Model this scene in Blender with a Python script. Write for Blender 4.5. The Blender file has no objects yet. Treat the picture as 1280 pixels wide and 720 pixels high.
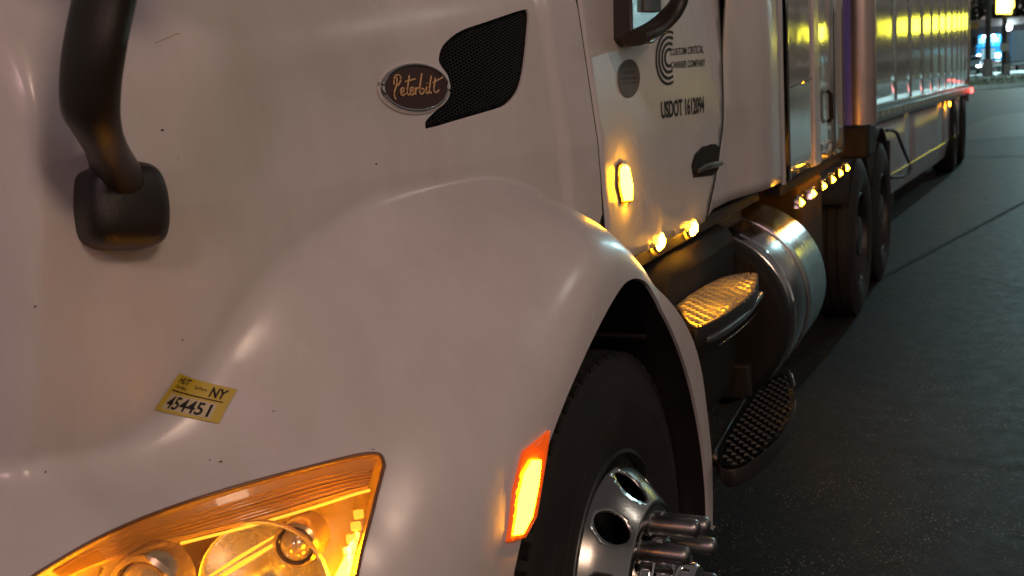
import bpy, bmesh, math, random
import numpy as np
from mathutils import Vector, Matrix
from mathutils.geometry import delaunay_2d_cdt
R = math.radians
random.seed(7)
sc = bpy.context.scene
col = sc.collection

# ------------------------------------------------------------------ camera
FPX, PITCH, YAW, ROLL = 1400.0, R(10.3), R(24.9), R(3.9)
EYE = Vector((0, 0, 1.65))
F0 = Vector((-math.sin(YAW) * math.cos(PITCH), math.cos(YAW) * math.cos(PITCH), -math.sin(PITCH)))
R0 = Vector((math.cos(YAW), math.sin(YAW), 0))
D0 = F0.cross(R0)
IX = R0 * math.cos(ROLL) + D0 * math.sin(ROLL)
IY = -R0 * math.sin(ROLL) + D0 * math.cos(ROLL)
cd = bpy.data.cameras.new('camera'); cam = bpy.data.objects.new('camera', cd); col.objects.link(cam)
m = Matrix((IX, -IY, -F0)).transposed().to_4x4(); m.translation = EYE
cam.matrix_world = m
cd.sensor_width = 36; cd.lens = FPX / 1280 * 36; cd.clip_start = 0.02; cd.clip_end = 3000
cd.dof.use_dof = True; cd.dof.focus_distance = 2.3; cd.dof.aperture_fstop = 7
sc.camera = cam

# ------------------------------------------------------------------ night sky, view
w = bpy.data.worlds.new('World'); sc.world = w; w.use_nodes = True
wn = w.node_tree; bg = wn.nodes['Background']
tc = wn.nodes.new('ShaderNodeTexCoord'); sx = wn.nodes.new('ShaderNodeSeparateXYZ'); rp = wn.nodes.new('ShaderNodeValToRGB')
wn.links.new(tc.outputs['Generated'], sx.inputs[0]); wn.links.new(sx.outputs['Z'], rp.inputs[0]); wn.links.new(rp.outputs[0], bg.inputs[0])
rp.color_ramp.elements[0].position = 0.0; rp.color_ramp.elements[0].color = (.122, .106, .098, 1)
rp.color_ramp.elements[1].position = 0.5; rp.color_ramp.elements[1].color = (.042, .036, .036, 1)
bg.inputs[1].default_value = 1.0
sc.view_settings.view_transform = 'Standard'; sc.view_settings.look = 'None'
sc.view_settings.exposure = 1.0; sc.view_settings.gamma = 1.0
sc.cycles.use_denoising = True
sc.cycles.max_bounces = 8; sc.cycles.transparent_max_bounces = 12
sc.cycles.sample_clamp_indirect = 4.0

# ------------------------------------------------------------------ picking rays: where a sight line meets a real plane
def ray(px, py):
    return (F0 * FPX + IX * (px - 640) + IY * (py - 360)).normalized()
def hx(px, py, d):
    r = ray(px, py); return EYE + r * (-d / r.x)
def hY(px, py, Y):
    r = ray(px, py); return EYE + r * (Y / r.y)
def hz(px, py, z=0.0):
    r = ray(px, py); return EYE + r * ((z - EYE.z) / r.z)

# ------------------------------------------------------------------ helpers
def tag(o, label=None, cat=None, group=None, kind=None):
    if label: o['label'] = label
    if cat: o['category'] = cat
    if group: o['group'] = group
    if kind: o['kind'] = kind
    return o
def empty(name, loc=(0, 0, 0), label=None, cat=None, group=None):
    o = bpy.data.objects.new(name, None); col.objects.link(o); o.location = loc; o.empty_display_size = .1
    return tag(o, label, cat, group)
def wm(q):
    m_ = Matrix.Translation(q.location)
    return wm(q.parent) @ q.matrix_parent_inverse @ m_ if q.parent else m_
def obj(name, bm, mat, parent=None, smooth=True, bevel=0, label=None, kind=None, angle=40):
    me = bpy.data.meshes.new(name)
    if isinstance(bm, bmesh.types.BMesh):
        bm.normal_update(); bm.to_mesh(me); bm.free()
    else:
        me.from_pydata(*bm); me.update()
    me.materials.append(mat)
    o = bpy.data.objects.new(name, me); col.objects.link(o)
    if parent:
        o.parent = parent
        o.matrix_parent_inverse = wm(parent).inverted()
    if smooth:
        for p in me.polygons: p.use_smooth = True
        try: me.set_sharp_from_angle(angle=R(angle))
        except Exception: pass
    if bevel:
        b = o.modifiers.new('b', 'BEVEL'); b.width = bevel; b.segments = 3; b.limit_method = 'ANGLE'; b.angle_limit = R(35); b.harden_normals = False
    return tag(o, label, kind=kind)
def box(bm, x0, x1, y0, y1, z0, z1, mtx=None):
    vs = [bm.verts.new(Vector(c) if mtx is None else mtx @ Vector(c)) for c in
          ((x0,y0,z0),(x1,y0,z0),(x1,y1,z0),(x0,y1,z0),(x0,y0,z1),(x1,y0,z1),(x1,y1,z1),(x0,y1,z1))]
    for f in ((3,2,1,0),(4,5,6,7),(0,1,5,4),(1,2,6,5),(2,3,7,6),(3,0,4,7)): bm.faces.new([vs[i] for i in f])
    return vs
def boxo(name, mat, parent, x0, x1, y0, y1, z0, z1, bevel=.004, **k):
    bm = bmesh.new(); box(bm, x0, x1, y0, y1, z0, z1)
    return obj(name, bm, mat, parent, bevel=bevel, **k)
def frame_of(t, up=Vector((0, 0, 1))):
    t = t.normalized()
    if abs(t.dot(up)) > .95: up = Vector((0, 1, 0))
    a = t.cross(up).normalized(); return a, a.cross(t).normalized()
def tube(bm, pts, rad, n=12, caps=True, sq=None, up=Vector((0, 0, 1))):
    pts = [Vector(p) for p in pts]
    rads = rad if isinstance(rad, (list, tuple)) else [rad] * len(pts)
    rings = []
    for i, p in enumerate(pts):
        t = (pts[min(i + 1, len(pts) - 1)] - pts[max(i - 1, 0)])
        a, b = frame_of(t, up)
        ring = []
        for k in range(n):
            an = 2 * math.pi * k / n; c, s = math.cos(an), math.sin(an)
            if sq:
                e = sq[2]; c = math.copysign(abs(c) ** e, c) * sq[0]; s = math.copysign(abs(s) ** e, s) * sq[1]
            ring.append(bm.verts.new(p + (a * c + b * s) * rads[i]))
        rings.append(ring)
    for r0, r1 in zip(rings, rings[1:]):
        for k in range(n): bm.faces.new((r0[k], r0[(k + 1) % n], r1[(k + 1) % n], r1[k]))
    if caps: bm.faces.new(rings[0][::-1]); bm.faces.new(rings[-1])
def spline(pts, n=8):
    pts = [Vector(p) for p in pts]; P = [pts[0] * 2 - pts[1]] + pts + [pts[-1] * 2 - pts[-2]]; out = []
    for i in range(1, len(P) - 2):
        a, b, c, d = P[i-1:i+3]
        for k in range(n):
            t = k / n
            out.append(.5 * ((2*b) + (c-a)*t + (2*a-5*b+4*c-d)*t*t + (3*b-a-3*c+d)*t**3))
    out.append(P[-2]); return out
def lathe(bm, prof, o, axis='x', n=48, a0=0, a1=2 * math.pi):
    """prof: (radius, offset along axis).  o: origin"""
    full = abs(a1 - a0 - 2 * math.pi) < 1e-6
    m_ = n if full else n + 1
    rings = []
    for r, t in prof:
        ring = []
        for k in range(m_):
            an = a0 + (a1 - a0) * k / n; c, s = math.cos(an) * r, math.sin(an) * r
            v = (t, c, s) if axis == 'x' else ((c, t, s) if axis == 'y' else (c, s, t))
            ring.append(bm.verts.new(Vector(o) + Vector(v)))
        rings.append(ring)
    for r0, r1 in zip(rings, rings[1:]):
        for k in range(m_ if full else n):
            bm.faces.new((r0[k], r0[(k + 1) % m_], r1[(k + 1) % m_], r1[k]))
    bmesh.ops.remove_doubles(bm, verts=bm.verts, dist=1e-6)
    bmesh.ops.recalc_face_normals(bm, faces=bm.faces)
def inpoly(P, poly):
    P = np.asarray(P); poly = np.asarray(poly); x, y = P[:, 0], P[:, 1]; ins = np.zeros(len(P), bool)
    j = len(poly) - 1
    for i in range(len(poly)):
        xi, yi = poly[i]; xj, yj = poly[j]
        c = ((yi > y) != (yj > y)) & (x < (xj - xi) * (y - yi) / ((yj - yi) or 1e-12) + xi)
        ins ^= c; j = i
    return ins
def resample(poly, step):
    out = []
    n = len(poly)
    for i in range(n):
        a, b = np.array(poly[i]), np.array(poly[(i + 1) % n]); L = np.linalg.norm(b - a); k = max(1, int(round(L / step)))
        for t in range(k): out.append(tuple(a + (b - a) * t / k))
    return out
def sheet(outer, holes, du, dv, P, bstep=None):
    """a curved sheet with clean holes: triangulated in its own two coordinates, then bent by P"""
    bstep = bstep or min(du, dv)
    loops = [resample(outer, bstep)] + [resample(h, bstep) for h in holes]
    oa = np.array(loops[0]); us = np.arange(oa[:, 0].min(), oa[:, 0].max() + du, du); vs = np.arange(oa[:, 1].min(), oa[:, 1].max() + dv, dv)
    G = np.array([(u, v) for u in us for v in vs])
    keep = inpoly(G, loops[0])
    for h in loops[1:]: keep &= ~inpoly(G, h)
    B = np.concatenate([np.array(l) for l in loops])
    G = G[keep]
    s = np.array([du, dv])
    ok = np.ones(len(G), bool)
    for b in B: ok &= (np.abs((G - b) / s).max(axis=1) > .45)
    G = G[ok]
    verts = [Vector(v) for v in B] + [Vector(v) for v in G]
    edges = []; k = 0
    for l in loops:
        n = len(l); edges += [(k + i, k + (i + 1) % n) for i in range(n)]; k += n
    r = delaunay_2d_cdt(verts, edges, [], 0, 1e-7)
    V = np.array([(v.x, v.y) for v in r[0]]); T = [f for f in r[2]]
    C = np.array([V[list(f)].mean(axis=0) for f in T])
    keep = inpoly(C, loops[0])
    for h in loops[1:]: keep &= ~inpoly(C, h)
    used = sorted({i for f, k_ in zip(T, keep) if k_ for i in f}); mp = {u: i for i, u in enumerate(used)}
    def ccw(f):
        a, b, c = V[f[0]], V[f[1]], V[f[2]]
        return f if (b[0]-a[0])*(c[1]-a[1]) - (b[1]-a[1])*(c[0]-a[0]) > 0 else f[::-1]
    global LASTUV; LASTUV = [tuple(V[i]) for i in used]
    return [tuple(P(V[i][0], V[i][1])) for i in used], [], [tuple(mp[i] for i in ccw(list(f))) for f, k_ in zip(T, keep) if k_]
def solid(o, t, off=-1):
    s = o.modifiers.new('s', 'SOLIDIFY'); s.thickness = t; s.offset = off; return o
def interp(tab):
    xs = [a for a, b in tab]; ys = [b for a, b in tab]; n = len(xs)
    ms = []
    for i in range(n):
        if i == 0: ms.append((ys[1]-ys[0])/(xs[1]-xs[0]))
        elif i == n-1: ms.append((ys[-1]-ys[-2])/(xs[-1]-xs[-2]))
        else: ms.append(((ys[i+1]-ys[i])/(xs[i+1]-xs[i]) + (ys[i]-ys[i-1])/(xs[i]-xs[i-1])) / 2)
    def f(x):
        if x <= xs[0]: return ys[0] + ms[0]*(x-xs[0])
        if x >= xs[-1]: return ys[-1] + ms[-1]*(x-xs[-1])
        i = 0
        while x > xs[i+1]: i += 1
        h = xs[i+1]-xs[i]; t = (x-xs[i])/h
        return (2*t**3-3*t*t+1)*ys[i]+(t**3-2*t*t+t)*h*ms[i]+(-2*t**3+3*t*t)*ys[i+1]+(t**3-t*t)*h*ms[i+1]
    return f
def smin(a, b, k):
    h = max(k - abs(a - b), 0) / k; return min(a, b) - h * h * k / 4
def text_mesh(s, font_w=None, shear=0.0, bold=0.0, space=1.0):
    """outline letters as flat mesh scaled to the unit square: (verts in 0..1, faces)"""
    c = bpy.data.curves.new('t', 'FONT'); c.body = s; c.shear = shear; c.offset = bold; c.resolution_u = 3; c.space_character = space
    o = bpy.data.objects.new('t', c); col.objects.link(o)
    dg = bpy.context.evaluated_depsgraph_get(); me = o.evaluated_get(dg).to_mesh()
    V = [v.co.copy() for v in me.vertices]; Fs = [tuple(p.vertices) for p in me.polygons]
    o.evaluated_get(dg).to_mesh_clear(); bpy.data.objects.remove(o); bpy.data.curves.remove(c)
    x0, x1 = min(v.x for v in V), max(v.x for v in V); y0, y1 = min(v.y for v in V), max(v.y for v in V)
    return [((v.x-x0)/(x1-x0), (v.y-y0)/(y1-y0)) for v in V], Fs
def quadmap(c, P):
    """c: four corners bl, br, tr, tl in some 2-coordinate system P understands"""
    c = [np.array(q, float) for q in c]
    def f(a, b):
        q = c[0]*(1-a)*(1-b) + c[1]*a*(1-b) + c[2]*a*b + c[3]*(1-a)*b
        return P(q[0], q[1])
    return f
def lettering(name, s, corners, P, mat, parent, bold=0.0, shear=0.0, space=1.0):
    V, Fs = text_mesh(s, bold=bold, shear=shear, space=space); f = quadmap(corners, P)
    return obj(name, ([tuple(f(a, b)) for a, b in V], [], Fs), mat, parent, smooth=False)
def copy_tree(o, parent=None):
    c = o.copy(); col.objects.link(c)
    if parent: c.parent = parent
    for ch in list(o.children): copy_tree(ch, c)
    return c

# ------------------------------------------------------------------ materials
class NT:
    def __init__(s, name):
        s.m = bpy.data.materials.new(name); s.m.use_nodes = True; s.t = s.m.node_tree; s.p = s.t.nodes['Principled BSDF']
        s.out = s.t.nodes['Material Output']
    def n(s, typ, **k):
        nd = s.t.nodes.new('ShaderNode' + typ)
        for a, b in k.items():
            if a.startswith('i_'): nd.inputs[a[2:].replace('_', ' ')].default_value = b
            else: setattr(nd, a, b)
        return nd
    def l(s, a, b): s.t.links.new(a, b)
    def noise(s, scale, detail=4, rough=.55, coord='Object', stretch=None):
        t = s.n('TexCoord'); nz = s.n('TexNoise'); nz.inputs['Scale'].default_value = scale; nz.inputs['Detail'].default_value = detail; nz.inputs['Roughness'].default_value = rough
        src = t.outputs[coord]
        if stretch:
            mp = s.n('Mapping'); mp.inputs['Scale'].default_value = stretch; s.l(src, mp.inputs[0]); src = mp.outputs[0]
        s.l(src, nz.inputs['Vector']); return nz.outputs['Fac']
    def ramp(s, fac, a, b, p0=.3, p1=.7):
        r = s.n('ValToRGB'); r.color_ramp.elements[0].position = p0; r.color_ramp.elements[1].position = p1
        r.color_ramp.elements[0].color = (*a, 1) if len(a) == 3 else a; r.color_ramp.elements[1].color = (*b, 1) if len(b) == 3 else b
        s.l(fac, r.inputs[0]); return r.outputs[0]
    def bump(s, h, strength=.2, dist=.01, normal=None):
        b = s.n('Bump'); b.inputs['Strength'].default_value = strength; b.inputs['Distance'].default_value = dist; s.l(h, b.inputs['Height'])
        if normal: s.l(normal, b.inputs['Normal'])
        return b.outputs[0]
def pbr(name, c, rough=.5, metal=0, coat=0, coat_rough=.05, em=None, ems=0, var=0, bump=0, bscale=200, rvar=0, spec=.5):
    t = NT(name); p = t.p
    p.inputs['Base Color'].default_value = (*c, 1); p.inputs['Roughness'].default_value = rough; p.inputs['Metallic'].default_value = metal
    p.inputs['Coat Weight'].default_value = coat; p.inputs['Coat Roughness'].default_value = coat_rough; p.inputs['Specular IOR Level'].default_value = spec
    if em: p.inputs['Emission Color'].default_value = (*em, 1); p.inputs['Emission Strength'].default_value = ems
    if var:
        nz = t.noise(6, 6, .6); t.l(t.ramp(nz, [x * (1 - var) for x in c], [min(1, x * (1 + var)) for x in c]), p.inputs['Base Color'])
    if rvar:
        nz = t.noise(9, 5, .65); t.l(t.ramp(nz, (max(0, rough - rvar),) * 3, (rough + rvar,) * 3), p.inputs['Roughness'])
    if bump: t.l(t.bump(t.noise(bscale, 3), bump, .002), p.inputs['Normal'])
    return t.m
def paint_mat(name, c):
    t = NT(name); p = t.p
    n1 = t.noise(2.2, 5, .6); c1 = t.ramp(n1, [x * .9 for x in c], c, .3, .75)
    n2 = t.noise(160, 2, .5); sp = t.ramp(n2, (.12, .10, .08), (1, 1, 1), .195, .212)       # small chips and grit
    mx = t.n('MixRGB', blend_type='MULTIPLY'); mx.inputs[0].default_value = 1
    t.l(c1, mx.inputs[1]); t.l(sp, mx.inputs[2])
    film = t.ramp(t.noise(7, 7, .68, stretch=(1.4, 1.4, .35)), (.80, .77, .72), (1, 1, 1), .36, .60)      # road film run down in streaks
    m4 = t.n('MixRGB', blend_type='MULTIPLY'); m4.inputs[0].default_value = .30; t.l(mx.outputs[0], m4.inputs[1]); t.l(film, m4.inputs[2]); t.l(m4.outputs[0], p.inputs['Base Color'])
    p.inputs['Roughness'].default_value = .45; p.inputs['Coat Weight'].default_value = .55
    t.l(t.ramp(t.noise(5, 6, .7), (.13,) * 3, (.30,) * 3), p.inputs['Coat Roughness'])
    t.l(t.bump(t.noise(420, 2), .05, .0006), p.inputs['Coat Normal'])
    return t.m
M = {}
M['paint'] = paint_mat('white_paint', (.66, .625, .61))
M['black'] = pbr('black_plastic', (.013, .011, .009), .62, rvar=.08, bump=.25, bscale=500)
M['blackgloss'] = pbr('black_gloss', (.012, .011, .010), .16, rvar=.06)
M['dark'] = pbr('dark_frame_metal', (.022, .018, .015), .6, var=.4, bump=.3, bscale=60)
M['rubber'] = pbr('tyre_rubber', (.013, .011, .010), .75, var=.4, bump=.35, bscale=150)
M['chrome'] = pbr('chrome', (.75, .74, .72), .06, 1, rvar=.04)
M['alu'] = pbr('polished_aluminium', (.38, .37, .355), .22, 1, rvar=.07)
M['alu2'] = pbr('brushed_aluminium', (.30, .30, .30), .36, 1, rvar=.1)
M['steel_panel'] = pbr('mirror_steel_panel', (.64, .67, .62), .07, .45, rvar=.02)
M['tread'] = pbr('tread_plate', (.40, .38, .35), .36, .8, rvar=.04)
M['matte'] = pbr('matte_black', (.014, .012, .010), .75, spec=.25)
M['tread_shaded'] = pbr('shaded_tread', (.035, .034, .032), .42, 1, rvar=.1)  # shade on the lower step is put into the plate's colour
M['decal'] = pbr('black_vinyl', (.018, .015, .014), .6, spec=.2)
M['greydecal'] = pbr('grey_vinyl', (.13, .11, .09), .7, var=.15, spec=.2)
M['yellow'] = pbr('yellow_sticker', (.55, .40, .035), .5, var=.12)
M['cream'] = pbr('pale_sticker', (.55, .46, .28), .5, var=.05)
M['amber_lamp'] = pbr('lit_amber_lens', (.8, .25, .02), .3, em=(1.0, .40, .010), ems=45)
M['amber_sill'] = pbr('lit_sill_lamp', (.8, .35, .05), .3, em=(1.0, .40, .010), ems=150)
M['amber_hot'] = pbr('lit_amber_core', (.8, .35, .05), .3, em=(1.0, .42, .006), ems=34)
M['amber_marker'] = pbr('lit_marker_core', (.8, .35, .05), .3, em=(1.0, .38, .003), ems=55)
M['amber_turn'] = pbr('lit_turn_lens', (.8, .35, .05), .3, em=(1.0, .40, .004), ems=75)
M['amber_rim'] = pbr('amber_lens_edge', (.45, .07, .008), .25, em=(1.0, .10, .005), ems=.30)
M['red_lamp'] = pbr('lit_red_lens', (.8, .03, .02), .3, em=(1.0, .06, .05), ems=5)
def glass_mat(name, tint=(1, 1, 1), rough=0.0, base=.035):
    t = NT(name); t.t.nodes.remove(t.p)
    tr = t.n('BsdfTransparent'); tr.inputs[0].default_value = (*tint, 1); gl = t.n('BsdfGlossy'); gl.inputs['Roughness'].default_value = rough
    fr = t.n('Fresnel'); fr.inputs[0].default_value = 1.5; mx = t.n('MixShader')
    t.l(fr.outputs[0], mx.inputs[0]); t.l(tr.outputs[0], mx.inputs[1]); t.l(gl.outputs[0], mx.inputs[2]); t.l(mx.outputs[0], t.out.inputs[0]); return t.m
M['clear'] = glass_mat('clear_lens', (.93, .90, .86), .02)
M['hl_bowl'] = pbr('lamp_housing', (.85, .70, .46), .36, .6, rvar=.1)
M['reflector'] = pbr('lamp_reflector', (.85, .78, .66), .27, .75, rvar=.08)
M['ring'] = pbr('lamp_hood_ring', (.60, .45, .26), .25, .6, rvar=.08)
M['proj'] = pbr('projector_glass', (.62, .50, .36), .14, .5, coat=1)
M['drive_rim'] = pbr('dark_mottled_steel', (.07, .065, .06), .5, .8, var=.4)  # dark steel with random tone, for the rear rims
M['amber_gasket'] = pbr('brown_gasket', (.16, .065, .018), .4)
M['amber_strip'] = pbr('amber_lit_ribbed_plastic', (.72, .40, .09), .34, coat=.4)  # amber lamplight inside the housing is put into the strip's colour
M['amber_soft'] = pbr('lit_light_pipe', (.8, .35, .05), .3, em=(1.0, .45, .03), ems=.9)
M['amber_optic'] = pbr('amber_optic', (.7, .32, .04), .2, em=(1.0, .42, .03), ems=.8, coat=.8)
M['badge'] = pbr('badge_enamel', (.040, .011, .004), .4, coat=.15, var=.15)
M['badge_script'] = pbr('badge_gilt', (.72, .46, .24), .4, .3)
M['armblack'] = pbr('grained_black_plastic', (.020, .015, .011), .33, rvar=.06, bump=.35, bscale=700)
M['pipe'] = pbr('aged_chrome_pipe', (.62, .50, .45), .32, .85, rvar=.05)
M['shield'] = pbr('blue_reflection_shield', (.34, .28, .85), .35, .25, rvar=.06)  # reflected blue light is painted into the shield's colour
def asphalt(name, lo, hi, r0, r1, speck=1.0):
    t = NT(name); p = t.p
    big = t.noise(.35, 5, .6); agg = t.noise(170, 3, .7); mid = t.noise(9, 5, .7)
    c = t.ramp(agg, (lo,) * 3, (hi, hi*.90, hi*.80), .42, .68)
    c2 = t.ramp(big, (.35, .35, .36), (1.3, 1.12, .95), .3, .7)
    mx = t.n('MixRGB', blend_type='MULTIPLY'); mx.inputs[0].default_value = 1; t.l(c, mx.inputs[1]); t.l(c2, mx.inputs[2])
    vo = t.n('TexVoronoi'); vo.inputs['Scale'].default_value = 110; tcx = t.n('TexCoord'); t.l(tcx.outputs['Object'], vo.inputs['Vector'])
    gt = t.ramp(vo.outputs['Color'], (0, 0, 0), (.62, .54, .44), .66, .80); ds = t.ramp(vo.outputs['Distance'], (1, 1, 1), (0, 0, 0), .20, .34)
    m2 = t.n('MixRGB', blend_type='MULTIPLY'); m2.inputs[0].default_value = 1; t.l(gt, m2.inputs[1]); t.l(ds, m2.inputs[2])
    m3 = t.n('MixRGB', blend_type='ADD'); m3.inputs[0].default_value = speck; t.l(t.ramp(t.noise(2.3, 6, .7), (.1*speck,)*3, (speck,)*3, .4, .62), m3.inputs[0]); t.l(mx.outputs[0], m3.inputs[1]); t.l(m2.outputs[0], m3.inputs[2]); t.l(m3.outputs[0], p.inputs['Base Color'])
    t.l(t.ramp(mid, (r0,) * 3, (r1,) * 3, .35, .7), p.inputs['Roughness']); p.inputs['Specular IOR Level'].default_value = .35
    b1 = t.bump(agg, .15, .001); t.l(t.bump(vo.outputs['Distance'], .3, .002, b1), p.inputs['Normal'])
    return t.m
M['asphalt'] = asphalt('asphalt', .006, .030, .54, .66)
M['asphalt_far'] = asphalt('asphalt_far', .03, .06, .5, .8, .3)
M['far_lot'] = pbr('pale_paving', (.22, .22, .21), .5, var=.25)
M['patch'] = pbr('old_patch', (.026, .025, .025), .55, var=.3, bump=.4, bscale=120)
M['crack'] = pbr('tar_crack', (.008, .008, .008), .8)
M['concrete'] = pbr('concrete', (.30, .29, .27), .8, var=.2, bump=.2, bscale=40)
M['verge'] = pbr('dry_verge', (.11, .105, .055), .9, var=.4)
M['grass'] = pbr('grass_blade', (.09, .10, .04), .7, var=.3)
M['pole'] = pbr('dark_pole', (.035, .035, .035), .5)
M['notice'] = pbr('pale_notice', (.55, .55, .53), .6)
M['trailer_panel'] = pbr('polished_trailer_sheet', (.60, .65, .62), .09, .38, rvar=.03)
M['skirt'] = pbr('skirt_sheet', (.42, .43, .44), .38, .1, var=.15)
M['tape'] = pbr('reflective_tape', (.62, .56, .30), .4)
M['sign_yellow'] = pbr('lit_yellow_sign', (.8, .6, .1), .5, em=(1, .74, .06), ems=7)
M['sign_white'] = pbr('lit_white_sign', (.8, .8, .7), .5, em=(1, .97, .62), ems=9)
M['fascia'] = pbr('lit_fascia', (.8, .7, .1), .5, em=(1.0, .92, .05), ems=6.5)
M['white_lamp'] = pbr('lit_white_lamp', (.8, .8, .8), .3, em=(.85, .97, 1), ems=20)
M['lit_glass'] = pbr('lit_window', (.3, .4, .45), .2, em=(.25, .75, .95), ems=.55)
M['blue_paint'] = pbr('blue_paint', (.02, .24, .55), .25, coat=.8, em=(.01, .35, .8), ems=.0)
M['car_paint'] = pbr('dark_car_paint', (.02, .022, .026), .25, coat=.8)
M['dim_wall'] = pbr('dim_wall', (.10, .11, .13), .8, var=.2)
M['roof_band'] = pbr('pale_roof_band', (.34, .36, .36), .7, var=.1)
M['ochre_sign'] = pbr('ochre_board', (.45, .30, .09), .6)
M['bark'] = pbr('bark', (.05, .04, .03), .9)
M['leaf'] = pbr('leaf', (.03, .05, .03), .7, var=.4)
M['stain'] = pbr('oil_stain', (.010, .009, .009), .38, var=.3, bump=.3, bscale=170)

# ------------------------------------------------------------------ lot lamps: power of each lamp post round the yard (built further down)
PW = [92, 36, 112, 1100, 7000]
def area(name, loc, size, power, color, target=None, parent=None):
    l = bpy.data.lights.new(name, 'AREA'); l.shape = 'DISK'; l.size = size; l.energy = power; l.color = color
    o = bpy.data.objects.new(name, l); col.objects.link(o); o.location = loc
    d = (Vector(target) - Vector(loc)) if target else Vector((0, 0, -1))
    o.rotation_euler = d.to_track_quat('-Z', 'Y').to_euler(); return o

# ================================================================== THE TRACTOR
CX = 2.13                       # lateral distance of the truck's centre line
WY, WZ = 2.24, .53              # steer axle
AY, AZ = .645, .70              # wheel-arch half axes
L1 = interp([(.9, 1.33), (1.15, 1.245), (1.5, 1.125), (1.9, 1.03), (2.3, .955), (2.52, .93)])
DF = interp([(.70, 1.75), (.78, 1.45), (.87, 1.25), (.98, 1.09), (1.1, .975), (1.25, .88), (1.4, .815), (1.55, .772), (1.75, .75), (2.3, .748), (2.6, .75), (3.0, .76)])
WB = interp([(.7, .44), (1.75, .44), (2.12, .30), (3, .30)])
EX = interp([(.7, 2.3), (1.75, 2.3), (2.12, 3.2), (3, 3.2)])
BB = interp([(.7, .42), (1.6, .41), (2.2, .38), (2.36, .30), (2.42, .13), (2.5, .02), (3, .0)])
ZT = interp([(.75, 1.70), (.9, 1.80), (1.2, 1.88), (1.8, 1.96), (2.52, 2.03)])
KK = interp([(.7, .06), (1.2, .085), (1.45, .20), (1.65, .15), (1.9, .07), (2.52, .03)])
def d_hood(Y, z):
    yc = 1.15 + (z - 1.55) * .17
    l2 = L1(yc) + 2.3 * (yc - Y)
    a = L1(Y)
    k = .022; h = max(k - abs(a - l2), 0) / k
    d = max(a, l2) + h * h * k / 4
    d += .10 * max(0, z - 1.5) - .03 * max(0, 1.5 - z)
    u = min(1, max(0, (Y - 2.335) / .05)); d -= .009 * u * u * (3 - 2 * u)           # raised flange along the hood's rear edge
    d += .035 * max(0, (1.95 - Y)) * (1.75 - z)          # the side bellies out low down towards the front
    return d
# the valley where the fender's crown meets the hood's side: traced, turned into the crown height at each station
def hood_hit(px, py):
    r = ray(px, py); a, b = .7, 4.0
    for _ in range(40):
        c = (a + b) / 2
        if (-r.x * c) - d_hood(r.y * c, EYE.z + r.z * c) > 0 and r.y * c > .74: b = c
        else: a = c
    return r.y * b, EYE.z + r.z * b
zt_ab = []
for px, py in ((60, 612), (120, 606), (180, 590), (230, 562), (268, 528), (300, 484), (350, 420), (410, 355), (480, 288), (550, 238)):
    Y, z = hood_hit(px, py); u = max(.2, min(1, (d_hood(Y, z) - DF(Y)) / BB(Y))) ** (1 / EX(Y))
    zt_ab.append((Y, z + WB(Y) * (1 - u) + KK(Y) * .12))
zt_ab = [p for i, p in enumerate(zt_ab) if i == 0 or p[0] > max(q[0] for q in zt_ab[:i]) + .012]
print('ZC', [(round(a, 3), round(b, 3)) for a, b in zt_ab])
zt_ab = [(zt_ab[0][0] - .3, zt_ab[0][1] - .04)] + zt_ab
ZC = interp([p for p in zt_ab if p[0] < 1.85] + [(1.98, 1.502), (2.12, 1.49), (2.25, 1.445), (2.34, 1.385), (2.41, 1.31), (2.45, 1.25), (2.52, 1.19), (2.7, 1.02), (2.9, .8), (3.0, .6)])
def d_fender(Y, z):
    zc = ZC(Y); wb = WB(Y); u = (z - zc + wb) / wb
    d = DF(Y) + .05 * max(0, .9 - z) ** 2
    if u > 0: d += (BB(Y) if u <= 1 else max(BB(Y), .25)) * u ** EX(Y)
    if u > 1 and Y > 2.38: d += 5 * (u - 1)
    return d
def d_body(Y, z):
    if Y > 2.53 and z < 1.2: return d_fender(Y, z)
    t = min(1.4, max(0, (ZC(Y) + .10 - z) / .16)) * max(0, min(1, (1.75 - Y) / .4))      # the hood's side curls under above the fender
    return smin(d_hood(Y, z) + .030 * t * t, d_fender(Y, z), KK(Y))
RT = .24
def P_hood(Y, s):
    zt = ZT(Y); z1 = zt - RT
    if s <= z1: return Vector((-d_body(Y, s), Y, s))
    a = (s - z1) / RT
    if a < math.pi / 2:
        z = z1 + RT * math.sin(a); return Vector((-(d_body(Y, z1 + .6 * RT * math.sin(a)) + RT * (1 - math.cos(a))), Y, z))
    d1 = d_body(Y, z1 + .6 * RT) + RT; e = (s - z1 - RT * math.pi / 2) / .5
    d = d1 + (CX - d1) * min(e, 1); return Vector((-d, Y, zt + .05 * math.sin(min(e, 1) * math.pi / 2)))
def N_hood(Y, s, e=.004):
    a = P_hood(Y + e, s) - P_hood(Y - e, s); b = P_hood(Y, s + e) - P_hood(Y, s - e)
    n = a.cross(b); n.normalize(); return n
def on_hood(off):
    def f(Y, s): return P_hood(Y, s) + N_hood(Y, s) * off
    return f
def surf(px, py):
    """where a sight line meets the hood or fender: (Y, z)"""
    r = ray(px, py); t = .6; pt = t
    g = lambda t: (-r.x * t) - d_body(r.y * t, EYE.z + r.z * t)
    while t < 6:
        if r.y * t > .74 and g(t) > 0: break
        pt = t; t += .01
    a, b = pt, t
    for _ in range(30):
        c = (a + b) / 2
        if g(c) > 0: b = c
        else: a = c
    return (r.y * b, EYE.z + r.z * b)
def surfs(pts): return [surf(*p) for p in pts]

truck = empty('semi_truck', (-CX, 2.24, 0), 'white semi tractor with amber marker lamps lit, in front of its trailer', 'truck')

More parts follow.
